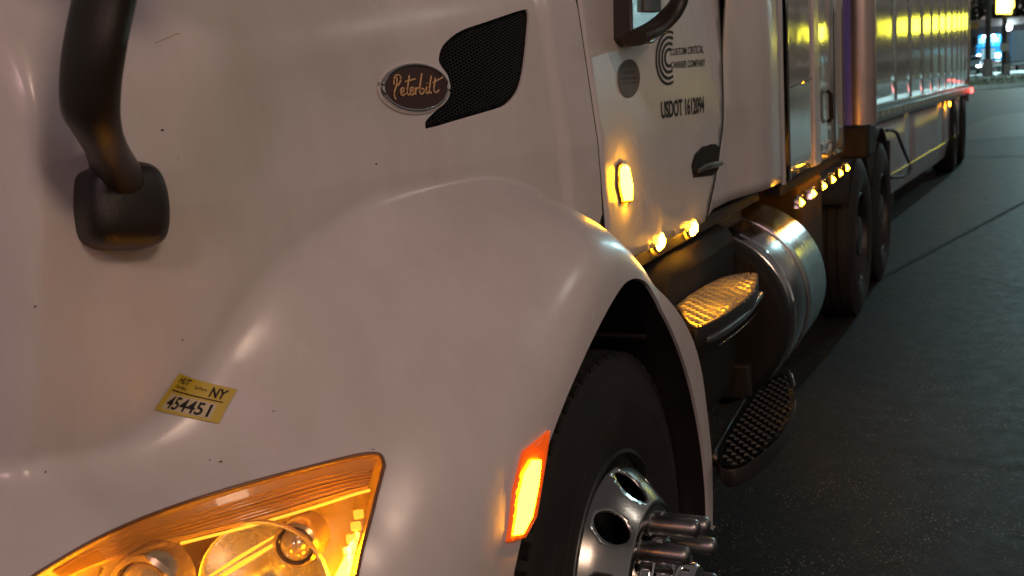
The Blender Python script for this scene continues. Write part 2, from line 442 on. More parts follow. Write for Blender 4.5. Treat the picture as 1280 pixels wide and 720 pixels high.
def arch(a0, a1, n, grow=0.0):
    return [(WY + (AY + grow) * math.cos(R(a0 + (a1 - a0) * i / n)), WZ + (AZ + grow) * math.sin(R(a0 + (a1 - a0) * i / n))) for i in range(n + 1)]
# lamp opening in the fender front: traced corner, then on below the frame
HLpx = [(478, 574), (474, 569), (462, 567.5), (440, 571), (400, 581), (350, 594), (300, 608), (250, 623.5), (200, 641), (155, 659), (115, 678), (78, 699), (45, 719)]
HL = surfs([(p.x, p.y) for p in spline([(a, b, 0) for a, b in HLpx], 3)])
HLp = HL[::-1]
HLp += surfs([(480, 582), (470, 620), (458, 668), (446, 719)])
HLp += [(1.235, .90), (1.18, .82), (1.10, .775), (1.0, .77), (.93, .81), (.895, .88), (.905, .95), (.95, 1.005)]
ML = surfs([(632, 677), (640, 612), (652, 564), (684, 538), (680, 565), (667, 645), (653, 671)])
VTpx = [(532, 161), (532, 152), (541, 142), (553, 130), (561, 112), (560, 95), (549, 78), (551, 62), (560, 50), (577, 38), (610, 26.5), (654, 12), (660.5, 15), (661, 26), (657, 70), (652, 100), (645, 117), (633, 130), (618, 136.5), (575, 149), (534, 161.5)]
VT = surfs([(p.x, p.y) for p in spline([(a, b, 0) for a, b in VTpx], 3)][:-1])
def on75(pts): return [(hx(x, y, .752).y, hx(x, y, .752).z) for x, y in pts]
AF = on75([(652, 719), (662, 655), (676, 590), (693, 532), (712, 480), (735, 427), (757, 385), (775, 358), (788, 349), (800, 349), (812, 356), (824, 376), (842, 420), (862, 478), (878, 545), (888, 610), (892, 660)])
AR = on75([(898, 660), (896, 610), (892, 560), (880, 490), (866, 440), (850, 400), (836, 372), (823, 347)])
ARCH = [(1.565, .62), (1.568, .74)] + [(p.x, p.y) for p in spline([(a, b, 0) for a, b in AF], 4)] + [(2.865, .40)]
REAR = [(2.90, .40)] + [(p.x, p.y) for p in spline([(a, b, 0) for a, b in AR], 3)]
SMAX = lambda Y: ZT(Y) - RT + RT * math.pi / 2 + .5
outer = [(.76, .62)] + ARCH + REAR
outer += [(2.43, 1.235), (2.47, 1.28), (2.515, 1.33), (2.52, 1.42), (2.52, SMAX(2.52))] + [(y, SMAX(y)) for y in (2.2, 1.8, 1.5, 1.2, 1.0, .9, .8, .76)]
hm = sheet(outer, [HLp, VT], .012, .0075, P_hood, .008)
hood = obj('hood', hm, M['paint'], truck, angle=180)
hood.data.normals_split_custom_set_from_vertices([N_hood(*p) for p in LASTUV])
def flange(loops, name, mat, dep=.012, close=True):
    bm = bmesh.new()
    for lp_ in loops:
        rows = [[bm.verts.new(on_hood(o)(*p)) for p in lp_] for o in (0, -.002, -dep)]; n_ = len(lp_)
        for a, b in zip(rows, rows[1:]):
            for i in range(n_ if close else n_ - 1): bm.faces.new((a[i], a[(i+1) % n_], b[(i+1) % n_], b[i]))
    bmesh.ops.recalc_face_normals(bm, faces=bm.faces)
    return obj(name, bm, mat, hood)
flange([resample(VT, .008)], 'vent_flange', M['paint'], .005); flange([resample(HLp, .008)], 'lamp_flange', M['paint'])
flange([resample(outer, .012)], 'edge_flange', M['paint'], .008)

# the far half of the hood, grille and bumper
fm = sheet([(.76, .62), (1.55, .62)] + [(1.6, .95), (1.85, 1.18), (2.2, 1.23), (2.42, 1.2), (2.52, 1.42), (2.52, SMAX(2.52))] + [(y, SMAX(y)) for y in (2.2, 1.8, 1.5, 1.2, 1.0, .9, .8, .76)], [], .04, .03, P_hood, .03)
obj('hood', ([(-2 * CX - x, y, z) for x, y, z in fm[0]], [], [f[::-1] for f in fm[2]]), M['paint'], truck, angle=70)
def dirm(o, ax, up=Vector((0, 0, 1))):
    """matrix at o whose local x runs along ax"""
    a = Vector(ax).normalized(); up = Vector((0, 1, 0)) if abs(a.z) > .95 else up; s_ = a.cross(up).normalized(); u_ = s_.cross(a).normalized()
    mm = Matrix((a, s_, u_)).transposed().to_4x4(); mm.translation = Vector(o); return mm
def lathed(prof, o, ax, n=40):
    bm = bmesh.new(); lathe(bm, prof, (0, 0, 0), 'x', n); bm.transform(dirm(o, ax)); return bm
# grille and bumper (seen only from the side)
g = boxo('grille', M['alu'], truck, -2*CX+1.42, -1.42, .70, .78, .62, 1.62, .03)
for i in range(14):
    boxo('grille_bar', M['chrome'], g, -2*CX+1.5, -1.5, .680, .698, .68+i*.064, .70+i*.064, .004)
bp = [(.64, 2.13), (.66, 1.6), (.72, 1.3), (.84, 1.08), (1.0, .92), (1.2, .83), (1.5, .78)]
bsp = spline([(-d, y, 0) for y, d in bp], 6)
bm = bmesh.new(); rows = []
for z, off in ((.30, .03), (.33, 0), (.45, -.015), (.57, 0), (.60, .03)):
    rows.append([bm.verts.new((p.x - off * .7, p.y + off * .7, z)) for p in bsp])
for a, b in zip(rows, rows[1:]):
    for i in range(len(a) - 1): bm.faces.new((a[i], a[i+1], b[i+1], b[i]))
bmr = bm.copy(); bmesh.ops.scale(bmr, vec=(-1, 1, 1), verts=bmr.verts); bmesh.ops.translate(bmr, vec=(-2*CX, 0, 0), verts=bmr.verts)
solid(obj('bumper', bm, M['alu'], truck), .006); solid(obj('bumper', bmr, M['alu'], truck), .006)

# rolled inner lip and liner of the wheel arch
lip = [P_hood(y, z) for y, z in ARCH]
bm = bmesh.new(); rows = []
for dx, sh in ((.004, 0), (.03, .006), (.06, .01), (.45, .01), (.50, -.05)):
    r = []
    for p in lip:
        c = Vector((0, p.y - WY, p.z - WZ)); c = c.normalized() if c.length else c
        r.append(bm.verts.new(Vector((p.x - dx, p.y, p.z)) + c * sh))
    rows.append(r)
for a, b in zip(rows, rows[1:]):
    for i in range(len(a) - 1): bm.faces.new((a[i], b[i], b[i+1], a[i+1]))
obj('wheel_arch_liner', bm, M['dark'], truck)
# ribs of the liner and the inner wall behind the wheel
boxo('inner_wall', M['dark'], truck, -1.42, -1.36, 1.2, 3.2, .35, 1.5, 0)
bm = bmesh.new()
for i in range(8, len(lip) - 12, 6):
    p = lip[i]; c = Vector((0, p.y - WY, p.z - WZ)).normalized()
    tube(bm, [Vector((p.x - .07, p.y, p.z)) - c * .004, Vector((p.x - .44, p.y, p.z)) - c * .004], .008, 6)
obj('liner_rib', bm, M['black'], truck)

# ---------------------------------------------------------------- headlight
hp = empty_hl = None
lens = sheet(HLp, [], .012, .01, on_hood(.004), .008)
hl = obj('headlight', sheet(HLp, [], .02, .016, on_hood(-.20), .012), M['hl_bowl'], truck, angle=80)
# side wall of the housing
bm = bmesh.new(); lp = resample(HLp, .012); cY = sum(p[0] for p in lp)/len(lp); cz = sum(p[1] for p in lp)/len(lp)
rows = []
for off, sc_ in ((-.001, .995), (-.08, .985), (-.199, .995)):
    rows.append([bm.verts.new(on_hood(off)(cY + (y-cY)*sc_, cz + (z-cz)*sc_)) for y, z in lp])
for a, b in zip(rows, rows[1:]):
    n = len(a)
    for i in range(n): bm.faces.new((a[i], a[(i+1) % n], b[(i+1) % n], b[i]))
obj('housing_wall', bm, M['hl_bowl'], hl)
obj('lens', lens, M['clear'], hl, angle=180)
# dark gasket round the lens
bm = bmesh.new(); pts = [on_hood(.003)(y, z) for y, z in lp]; tube(bm, pts + [pts[0], pts[1]], .0030, 8)
obj('gasket', bm, M['amber_gasket'], hl)
# ribbed strip under the upper edge of the lens
top = surfs([(60, 707), (105, 680), (155, 655), (210, 635), (270, 613), (330, 595), (390, 580), (440, 571), (472, 570)])
low = surfs([(75, 716), (125, 694), (180, 672), (240, 658), (295, 647), (350, 634), (405, 620), (440, 610), (462, 604)])
tops = spline([(a, b, 0) for a, b in top], 5); lows = spline([(a, b, 0) for a, b in low], 5)
bm = bmesh.new(); rows = []
for t in [i / 18 for i in range(19)]:
    off = -.010 - .022 * t + (.0028 if i % 2 else 0)
    i = int(round(t * 18)); off = -.012 - .02 * t + (.006 if (i % 2 and i > 5) else 0)
    rows.append([bm.verts.new(on_hood(off)(a.x*(1-t)+b.x*t, a.y*(1-t)+b.y*t)) for a, b in zip(tops, lows)])
for a, b in zip(rows, rows[1:]):
    for i in range(len(a) - 1): bm.faces.new((a[i], a[i+1], b[i+1], b[i]))
sp0 = obj('ribbed_strip', bm, M['amber_strip'], hl, angle=30)
for q in range(8):
    t = .36 + .085*q; bm = bmesh.new()
    tube(bm, [on_hood(-.010 - .02*t)(a.x*(1-t)+b.x*t, a.y*(1-t)+b.y*t) for a, b in zip(tops, lows)][6:-1], .0016, 6); obj('rib', bm, M['amber_strip'], sp0)
# bright bar along the lower edge of the strip
bm = bmesh.new(); tube(bm, [on_hood(-.030)(p.x, p.y - .004) for p in lows[14:]], .0024, 8)
obj('light_bar', bm, M['amber_soft'], hl)
# two lamps: big bowl, hood ring, projector glass
def hpt(px, py, off):
    y, z = surf(px, py); return on_hood(off)(y, z)
FW = Vector((.30, -.92, .10)).normalized()
def lamp(px, py, off, r, bowl_r, bx, by, boff):
    c = hpt(bx, by, boff)
    bw = obj('reflector_bowl', lathed([(bowl_r*k, -.095 + .105*k*k) for k in (.0001, .15, .3, .45, .6, .75, .88, .97, 1.0)] + [(bowl_r*1.04, .012), (bowl_r*1.05, .004)], c, FW, 48), M['reflector'], hl)
    c = hpt(px, py, off)
    obj('hood_ring', lathed([(r*1.32, -.05), (r*1.32, .0), (r*1.24, .012), (r*1.05, .016), (r*1.0, .008), (r*.98, -.03)], c, FW, 40), M['ring'], bw)
    obj('projector_lens', lathed([(r*.99, -.01), (r*.97, .004), (r*.85, .013), (r*.65, .021), (r*.4, .027), (r*.2, .029), (.0001, .030)], c, FW, 40), M['proj'], bw)
    return bw
lamp(376, 668, -.042, .029, .100, 346, 706, -.088)
lamp(192, 716, -.040, .040, .056, 196, 722, -.060)
# amber turn lamp at the rear edge of the housing: small optics over a lit light pipe
for i, (px, py) in enumerate([(449, 640), (446, 655), (441, 670), (437, 685)]):
    c = hpt(px, py, -.022); mm = dirm(c, N_hood(*surf(px, py)))
    bm = bmesh.new(); box(bm, -.004, .004, -.008, .008, -.007, .007, mm)
    obj('optic', bm, M['amber_optic'], hl, bevel=.002)
bm = bmesh.new(); tube(bm, [hpt(x, y, -.03) for x, y in ((449, 662), (443, 685), (437, 705), (431, 722), (424, 745))], [.003, .005, .009, .011, .012], 10)
obj('turn_and_fill_bulb', bm, M['amber_hot'], hl)
for q in ((400, 765), (300, 790), (165, 775), (90, 760)):  # bulbs added low down, out of sight, to fill the housing with amber
    c = hpt(*q, -.05); obj('turn_and_fill_bulb', lathed([(.0002, .014), (.009, .010), (.013, 0), (.009, -.010), (.0002, -.014)], c, (0, 0, 1), 16), M['amber_hot'], hl)
for (x0, y0), (x1, y1), r_ in (((262, 706), (352, 652), .0030), ((252, 722), (366, 655), .0042)):
    bm = bmesh.new(); tube(bm, [hpt(x0, y0, -.052), hpt((x0+x1)/2, (y0+y1)/2 - 3, -.055), hpt(x1, y1, -.052)], [r_*.6, r_, r_*.5], 8)
    obj('light_pipe', bm, M['amber_soft'], hl)
def point(name, loc, power, color, size=.012):
    l = bpy.data.lights.new(name, 'POINT'); l.energy = power; l.color = color; l.shadow_soft_size = size
    o = bpy.data.objects.new(name, l); col.objects.link(o); o.location = loc; return o
AMB = (1.0, .43, .045)

# ---------------------------------------------------------------- side marker ahead of the wheel
mk = obj('side_marker_lamp', sheet(ML, [], .008, .008, on_hood(.007), .006), M['amber_rim'], truck)
solid(mk, .010, -1)
cY = sum(p[0] for p in ML)/len(ML); cz = sum(p[1] for p in ML)/len(ML)
core = surfs([(635, 668), (642, 622), (649, 592), (659, 575), (670, 575), (667, 605), (659, 645), (648, 666)])
co = obj('lamp_core', sheet(core, [], .008, .008, on_hood(.0105), .005), M['amber_marker'], mk)

# ---------------------------------------------------------------- oval badge, with script lettering
c0 = np.array(surf(518, 110)); cr = np.array(surf(561, 112)) - c0; cl = c0 - np.array(surf(476, 109)); ct = np.array(surf(519, 80)) - c0
ch = (cr + cl) / 2
def bmap(off):
    def f(a, b):
        q = c0 + ch * a + ct * b; return on_hood(off)(q[0], q[1])
    return f
def ell(s, n=48): return [(s*math.cos(2*math.pi*k/n), s*math.sin(2*math.pi*k/n)) for k in range(n)]
badge = obj('badge', sheet(ell(.93), [], .12, .12, bmap(.006), .1), M['badge'], truck)
bm = bmesh.new(); pts = [bmap(.0065)(*p) for p in ell(.95)]; tube(bm, pts + pts[:2], .0030, 8); obj('badge_rim', bm, M['chrome'], badge)
bm = bmesh.new(); pts = [bmap(.001)(*p) for p in ell(1.03)]; tube(bm, pts + pts[:2], .0045, 8); obj('badge_seat', bm, M['paint'], badge)
ST = [[(188,388),(178,360),(180,325),(190,290),(192,262),(190,232)], [(174,285),(172,245),(184,220),(203,217),(216,235),(212,268),(196,292)],
 [(222,340),(240,325),(240,308),(226,308),(219,335),(232,360),(252,345)], [(274,215),(266,290),(264,340),(275,355),(288,340)], [(246,262),(282,250),(316,238)],
 [(290,332),(304,315),(300,300),(288,305),(284,335),(298,355),(314,335)], [(318,300),(322,352)], [(320,325),(332,302),(345,308)],
 [(360,198),(350,290),(352,338),(368,345),(380,325),(374,305),(358,312)], [(398,292),(394,330),(404,342),(414,325)], [(399,264),(401,268)],
 [(428,212),(418,300),(422,335),(434,330)], [(458,225),(450,300),(454,325),(470,330),(488,312)], [(440,262),(476,240),(514,218)]]
bm = bmesh.new()
for s_ in ST:
    pp = [((x-333)/238, -(y-298)/172) for x, y in s_]
    tube(bm, [bmap(.0075)(p.x, p.y) for p in spline([(a, b, 0) for a, b in pp], 4)], .0018, 6)
obj('lettering', bm, M['badge_script'], badge)

# ---------------------------------------------------------------- side vent: recessed dark plate behind a honeycomb screen
bm = bmesh.new()
def vmap(off): return on_hood(off)
vent = obj('hood_vent', sheet(VT, [], .03, .03, vmap(-.030), .015), M['black'], truck)
lpv = resample(VT, .01); rows = []
bm = bmesh.new()
for off in (-.0052, -.03): rows.append([bm.verts.new(vmap(off)(*p)) for p in lpv])
for i in range(len(lpv)): j = (i+1) % len(lpv); bm.faces.new((rows[0][i], rows[0][j], rows[1][j], rows[1][i]))
obj('vent_wall', bm, M['black'], vent)
VTi = [tuple(np.array(surf(600, 85)) + (np.array(p) - np.array(surf(600, 85))) * .985) for p in VT]
bm = bmesh.new(); a = .0075; cells = []
ys = [p[0] for p in VT]; zs = [p[1] for p in VT]
y = min(ys); ci = 0
while y < max(ys):
    z = min(zs) + (ci % 2) * a * .45
    while z < max(zs): cells.append((y, z)); z += a * .9
    y += a * 1.35; ci += 1
ok_ = np.ones(len(cells), bool)
for dy, dz in ((.0065, 0), (-.0065, 0), (0, .005), (0, -.005)): ok_ &= inpoly([(c[0]+dy, c[1]+dz) for c in cells], VT)
cells = [c for c, k in zip(cells, ok_) if k]
for y, z in cells:
    ring = []
    for s_, off in ((.52, -.006), (.42, -.006), (.40, -.014)):
        ring.append([bm.verts.new(vmap(off)(y + a*s_*1.45*math.cos(k*math.pi/3), z + a*s_*math.sin(k*math.pi/3))) for k in range(6)])
    for r0, r1 in zip(ring, ring[1:]):
        for k in range(6): bm.faces.new((r0[k], r0[(k+1) % 6], r1[(k+1) % 6], r1[k]))
obj('honeycomb_screen', bm, M['blackgloss'], vent, smooth=False, kind='stuff')

# ---------------------------------------------------------------- permit sticker
SQ = surfs([(192, 511), (274, 530), (297, 487), (223, 466)])
def qm(c, off): return quadmap(c, on_hood(off))
def sheetq(c, off, n=10, a0=0, a1=1, b0=0, b1=1):
    f = qm(c, off); V = []; Fc = []
    for j in range(n+1):
        for i in range(n+1): V.append(tuple(f(a0+(a1-a0)*i/n, b0+(b1-b0)*j/n)))
    for j in range(n):
        for i in range(n): k = j*(n+1)+i; Fc.append((k, k+1, k+n+2, k+n+1))
    return V, [], Fc
st = obj('permit_sticker', sheetq(SQ, .0030, 24), M['yellow'], truck)
obj('number_field', sheetq(SQ, .0034, 20, .10, .88, .07, .50), M['cream'], st)
obj('rule', sheetq(SQ, .0038, 16, .07, .93, .56, .59), M['decal'], st)
def sub(c, a0, a1, b0, b1):
    c = [np.array(q) for q in c]; f = lambda a, b: c[0]*(1-a)*(1-b)+c[1]*a*(1-b)+c[2]*a*b+c[3]*(1-a)*b
    return [f(a0, b0), f(a1, b0), f(a1, b1), f(a0, b1)]
lettering('number_print', '454451', sub(SQ, .14, .84, .10, .46), on_hood(.0040), M['decal'], st, bold=.02)
lettering('state_print', 'NY', sub(SQ, .72, .93, .64, .92), on_hood(.0040), M['decal'], st, bold=.03)
lettering('permit_print', 'HUT', sub(SQ, .08, .34, .78, .95), on_hood(.0040), M['decal'], st, bold=.02, shear=.2)
lettering('small_print', 'Other Motor', sub(SQ, .08, .34, .65, .74), on_hood(.0040), M['decal'], st, bold=.01)
lettering('small_print', 'TaxPerm', sub(SQ, .44, .66, .76, .84), on_hood(.0040), M['decal'], st)

# ---------------------------------------------------------------- scuffs and grit spots on the fender and hood
bm = bmesh.new()
for px, py, r_ in ((44, 383, 2.4), (228, 425, 1.2), (203, 163, 2.2), (276, 577, 1.8), (262, 575, 1.2), (342, 514, 1.0), (466, 562, 1.3), (57, 590, 1.3), (222, 198, .9), (470, 205, .8), (300, 560, .8)):
    c = np.array(surf(px, py)); e = abs(np.array(surf(px + r_, py)) - c).max() + .0004
    ring = [bm.verts.new(on_hood(.0008)(c[0] + e*math.cos(k)*random.uniform(.5, 1.4), c[1] + e*.7*math.sin(k)*random.uniform(.5, 1.4))) for k in (0, 1, 2, 3, 4, 5)]
    bm.faces.new(ring)
obj('paint_chip', bm, M['decal'], truck, smooth=False, kind='stuff')
bm = bmesh.new()
for a_, b_ in (((270, 577), (278, 580)), ((200, 52), (228, 40)), ((228, 40), (232, 39))):
    tube(bm, [on_hood(.0006)(*surf(*a_)), on_hood(.0006)(*surf(*b_))], .0007, 5)
obj('scratch', bm, M['cream'], truck, kind='stuff')

# ---------------------------------------------------------------- hood mirror: foot on the hood, bent arm, head above
mr = empty('hood_mirror', (-1.0, 1.2, 1.5)); mr.parent = truck; mr.matrix_parent_inverse = Matrix.Translation(truck.location).inverted(); mr.location = (-1.0, 1.2, 1.5)
def ht(px, py, d): return hx(px, py, d)
fc = surf(150, 262); fn = N_hood(*fc); fo = P_hood(*fc)
# foot: rounded block standing off the hood
V = []; bm = bmesh.new(); rows = []
foot_out = [(118, 212), (150, 207), (176, 208), (193, 219), (202, 240), (206, 265), (205, 292), (198, 307), (180, 315), (150, 317), (122, 316), (104, 309), (96, 296), (92, 270), (92, 240), (97, 222)]
fpoly = [surf(x - max(0, x - 110) * .11, y - 4) for x, y in foot_out]; fcx = np.mean([p[0] for p in fpoly]); fcz = np.mean([p[1] for p in fpoly])
ffp = [(p.x, p.y) for p in spline([(a, b, 0) for a, b in fpoly + fpoly[:1]], 4)][:-1]
for off, s_ in ((-.004, 1.0), (.004, 1.0), (.030, .985), (.046, .95), (.058, .86), (.064, .68), (.067, .35)):
    rows.append([bm.verts.new(P_hood(fcx + (y-fcx)*s_, fcz + (z-fcz)*s_) + fn * off) for y, z in ffp])
n = len(ffp)
for r0, r1 in zip(rows, rows[1:]):
    for i in range(n): bm.faces.new((r0[i], r0[(i+1) % n], r1[(i+1) % n], r1[i]))
bm.faces.new(rows[-1]); bmesh.ops.recalc_face_normals(bm, faces=bm.faces)
obj('foot', bm, M['armblack'], mr)
fx = -fo.x
arm = [ht(150, 238, fx + .03), ht(149, 224, fx - .005), ht(141, 201, fx - .045), ht(122, 165, fx - .10), ht(113, 140, fx - .12), ht(113, 100, fx - .135), ht(119, 55, fx - .15), ht(128, 10, fx - .16), ht(137, -30, fx - .17), ht(150, -90, fx - .18), ht(180, -170, fx - .19)]
bm = bmesh.new(); A = spline(arm, 5); nA = len(A)
tube(bm, A, [(.052 if i < 6 else max(.043, .052 - .009 * (i-6)/6)) for i in range(nA)], 24, True, (.95, .62, .75), Vector((0, 1, 0)))
obj('arm', bm, M['armblack'], mr)
hd = A[-1]; bm = bmesh.new(); box(bm, hd.x - .12, hd.x + .12, hd.y - .06, hd.y + .05, hd.z - .02, hd.z + .26)
mh = obj('mirror_head', bm, M['armblack'], mr, bevel=.035)
boxo('mirror_glass', M['chrome'], mh, hd.x - .10, hd.x + .10, hd.y + .051, hd.y + .055, hd.z + .02, hd.z + .22, 0)

# ---------------------------------------------------------------- steer wheel
FX = -.83                                   # plane of the rim flange
whl = empty('front_wheel', (FX, WY, WZ)); whl.parent = truck; whl.matrix_parent_inverse = Matrix.Translation(truck.location).inverted()
def wheel_tyre(o, parent, x, n=72, wdt=.28, R_=.52):
    bm = bmesh.new()
    pr = [(.288, 0.0), (.30, .008), (.33, .018), (.38, .026), (.43, .024), (.46, .016), (R_-.035, .004), (R_-.02, -.002), (R_-.008, -.014), (R_, -.035), (R_, -.07), (R_-.012, -.073), (R_-.012, -.080), (R_, -.083),
          (R_, -.13), (R_-.012, -.133), (R_-.012, -.141), (R_, -.144), (R_, -.19), (R_-.012, -.193), (R_-.012, -.20), (R_, -.203), (R_, -.245), (R_-.03, -.275), (.42, -.30), (.30, -.28), (.288, -.27)]
    lathe(bm, pr, (x, o[1], o[2]), 'x', n)
    t = obj('tyre', bm, M['rubber'], parent, angle=35)
    bm = bmesh.new()                                     # tread shoulder blocks and sidewall rings
    for k in range(60):
        a = 2*math.pi*k/60; mm = Matrix.Translation((x, o[1], o[2])) @ Matrix.Rotation(a, 4, 'X')
        box(bm, -.030, -.006, -.016, .016, R_-.028, R_-.004, mm)
    for r_ in (.345, .395, .445):
        lathe_ring(bm, r_, (x + .0245 - abs(r_-.395)*.12, o[1], o[2]), .0022)
    obj('tread_block', bm, M['rubber'], t, kind='stuff', smooth=False)
    return t
def lathe_ring(bm, r, o, s, n=64):
    vs = []
    for k in range(n):
        a = 2*math.pi*k/n; c, s_ = math.cos(a), math.sin(a)
        vs.append([bm.verts.new((o[0]+dx, o[1]+c*(r+dr), o[2]+s_*(r+dr))) for dx, dr in ((0, -s), (s, 0), (0, s))])
    for k in range(n):
        a, b = vs[k], vs[(k+1) % n]
        for i in range(2): bm.faces.new((a[i], a[i+1], b[i+1], b[i]))
wheel_tyre((0, WY, WZ), whl, FX)
RP = [(r_*1.045, t_) for r_, t_ in ((.288, .0), (.284, .010), (.276, .012), (.272, .004), (.268, -.012), (.258, -.018), (.250, -.006), (.235, .020), (.215, .045), (.195, .066), (.178, .082), (.168, .090), (.158, .092), (.150, .090), (.146, .082), (.144, .050))]
bm = bmesh.new(); lathe(bm, RP[:6], (FX, WY, WZ), 'x', 96); rim = obj('rim', bm, M['alu'], whl)
rx = interp([(a, b) for a, b in RP[5:12]][::-1])
def Pr(u, v): a = u / .215; return Vector((FX + rx(v), WY + math.cos(a)*v, WZ + math.sin(a)*v))
holes = []
for k in range(10):
    u0 = (k + .5) * 2*math.pi*.215/10
    holes.append([(u0 + .033*math.cos(t*math.pi/12), .222 + .029*math.sin(t*math.pi/12)) for t in range(24)])
W_ = 2*math.pi*.215
disc = obj('wheel_disc', sheet([(0, .1756), (W_, .1756), (W_, .2696), (0, .2696)], holes, .012, .009, Pr, .008), M['alu'], whl, angle=60)
solid(disc, .010, 0)
bm = bmesh.new(); lathe(bm, RP[11:], (FX, WY, WZ), 'x', 96); lathe(bm, [(.168, .085), (.10, .078), (.002, .078)], (FX-.03, WY, WZ), 'x', 48); obj('hub_flange', bm, M['alu'], whl)
boxo('brake_drum', M['dark'], whl, FX-.25, FX-.06, WY-.24, WY+.24, WZ-.24, WZ+.24, .11)
bm = bmesh.new(); lathe(bm, [(.108, .05), (.108, .105), (.104, .112), (.098, .115), (.096, .150), (.090, .158), (.06, .165), (.058, .185), (.052, .192), (.001, .193)], (FX, WY, WZ), 'x', 48)
obj('hub_cap', bm, M['chrome'], whl)
for k in range(10):
    a = 2*math.pi*(k+.5)/10; oy, oz = WY + .1425*math.cos(a), WZ + .1425*math.sin(a)
    bm = bmesh.new(); lathe(bm, [(.027, .078), (.027, .090), (.0215, .094), (.0215, .185), (.019, .194), (.012, .199), (.0005, .200)], (FX, oy, oz), 'x', 6 if k % 1 else 16)
    obj('lug_nut_cover', bm, M['alu2'], whl)

# ---------------------------------------------------------------- cab
DC = .935
def P_cab(Y, z): return Vector((-(d_hood(2.515, min(z, 2.1)) + .004 + .03*max(0, z-2.1) + .003*math.cos((Y-3.1)*2.2)), Y, z))
def on_cab(off):
    def f(Y, z): return P_cab(Y, z) + Vector((off, 0, 0))
    return f
def cabpx(pts):
    out = []
    for x, y in pts:
        d = DC
        for _ in range(6): p = hx(x, y, d); d = -P_cab(p.y, p.z).x
        out.append((p.y, p.z))
    return out
cab = boxo('cab', M['dark'], truck, -2*CX+.99, -1.02, 2.50, 4.45, 1.10, 2.75, .05)
0 and print('door rear', cabpx([(898, 0), (903, 150), (885, 265), (757, 100), (757, 262), (980, 0), (975, 250)]))
dr = cabpx([(899, 2), (902, 70), (903.5, 130), (902, 165), (895, 215), (888, 250), (882, 276)])
YD = 2.533
door_poly = [(YD, 1.19), (YD, 2.68), (3.15, 2.72), (dr[0][0] + .02, 2.70)] + [(p.x, p.y) for p in spline([(a, b, 0) for a, b in dr], 4)] + [(2.95, 1.185)]
win = [(2.62, 2.02), (2.62, 2.60), (3.45, 2.64), (3.5, 1.98)]
door = obj('door', sheet(door_poly, [win], .05, .03, P_cab, .02), M['paint'], truck, angle=60); solid(door, .012, -1)
obj('window', sheet(win, [], .1, .1, on_cab(-.01), .1), M['blackgloss'], door)
bm = bmesh.new(); tube(bm, [on_cab(.0)(2.529, z) for z in [1.2 + .05*k for k in range(29)]], .0042, 6); obj('door_seal', bm, M['matte'], truck)
bm = bmesh.new(); tube(bm, [on_cab(-.002)(p.x + .003, p.y) for p in spline([(a, b, 0) for a, b in dr], 4)], .0048, 6); obj('door_seal', bm, M['matte'], truck)
# panel behind the door, flaring out to the sleeper
XP = interp([(3.5, DC-.012), (3.9, DC-.015), (4.15, .90), (4.33, .868), (4.5, .86)])
def P_rear(Y, z):
    k = max(0, min(1, (Y - 3.75) / .5)); k = k*k*(3-2*k); a = -P_cab(Y, z).x; b = .858 + .02*max(0, z-1.7)
    return Vector((-(a*(1-k) + b*k) - .004*(1-k), Y, z))
gap = .004
rear_poly = [(a + gap, b) for a, b in door_poly[3:3+1]] + [(p.x + gap, p.y) for p in spline([(a, b, 0) for a, b in dr], 4)]
bz = hx(890, 266, DC-.01)
yc_ = 4.43
rear_poly = rear_poly + [(bz.y + .01, 1.205), (yc_, 1.205), (yc_, 2.7)]
rp_ = obj('cab_rear_panel', sheet(rear_poly, [], .05, .03, P_rear, .02), M['paint'], truck, angle=60); solid(rp_, .012, -1)
bm = bmesh.new()
prof = [(XP(yc_), yc_), (.852, yc_+.03), (.856, yc_+.055), (.868, yc_+.07), (.885, yc_+.075)]
rows = [[bm.verts.new((-d, y, z)) for d, y in prof] for z in (1.19, 2.7)]
for i in range(4): bm.faces.new((rows[0][i], rows[0][i+1], rows[1][i+1], rows[1][i]))
obj('corner_trim', bm, M['paint'], truck)
boxo('roof', M['paint'], truck, -2*CX+1.02, -1.02, 2.62, 4.5, 2.72, 2.95, .09)
boxo('windshield', M['blackgloss'], truck, -2*CX+1.06, -1.06, 2.45, 2.497, 1.98, 2.66, .02)
# sill under the door with the two marker lamps
boxo('sill', M['dark'], truck, -1.2, -.945, 2.55, 4.4, 1.135, 1.18, .006)
boxo('lower_box', M['dark'], truck, -1.5, -1.0, 2.95, 4.35, .42, 1.134, .03)
bm = bmesh.new()
def lampdome(name, c, r, mat, parent, ax=(1, 0, 0), depth=.5, rimmat=None):
    b = obj(name, lathed([(r, -.004), (r, .004), (r*.93, r*depth*.45), (r*.7, r*depth*.8), (r*.35, r*depth*.97), (.0003, r*depth)], c, ax, 20), mat, parent)
    if rimmat: obj('bezel', lathed([(r*1.28, -.006), (r*1.28, .003), (r*1.12, .007), (r*1.0, .004)], c, ax, 20), rimmat, b)
    return b
for px, py in ((829, 302), (870, 285)):
    c = hx(px, py, DC-.02); c.x = -.928
    bm = lampdome('marker_lamp', c, .023, M['amber_sill'], truck, (1, -.25, -.1), .7, M['chrome'])
# turn lamp on the cowl beside the door edge
tl = cabpx([(772.5, 212), (773, 232), (777, 251), (783, 250), (784, 233), (779, 210), (775, 207)])
t_ = obj('turn_lamp', sheet(tl, [], .01, .01, on_cab(.016), .006), M['amber_turn'], truck); solid(t_, .016, -1)
tb = cabpx([(770, 207), (770, 234), (775, 255), (785.5, 254), (787, 233), (782, 206), (775, 202)])
solid(obj('bezel', sheet(tb, [], .01, .01, on_cab(.006), .006), M['amber_gasket'], t_), .008, -1)
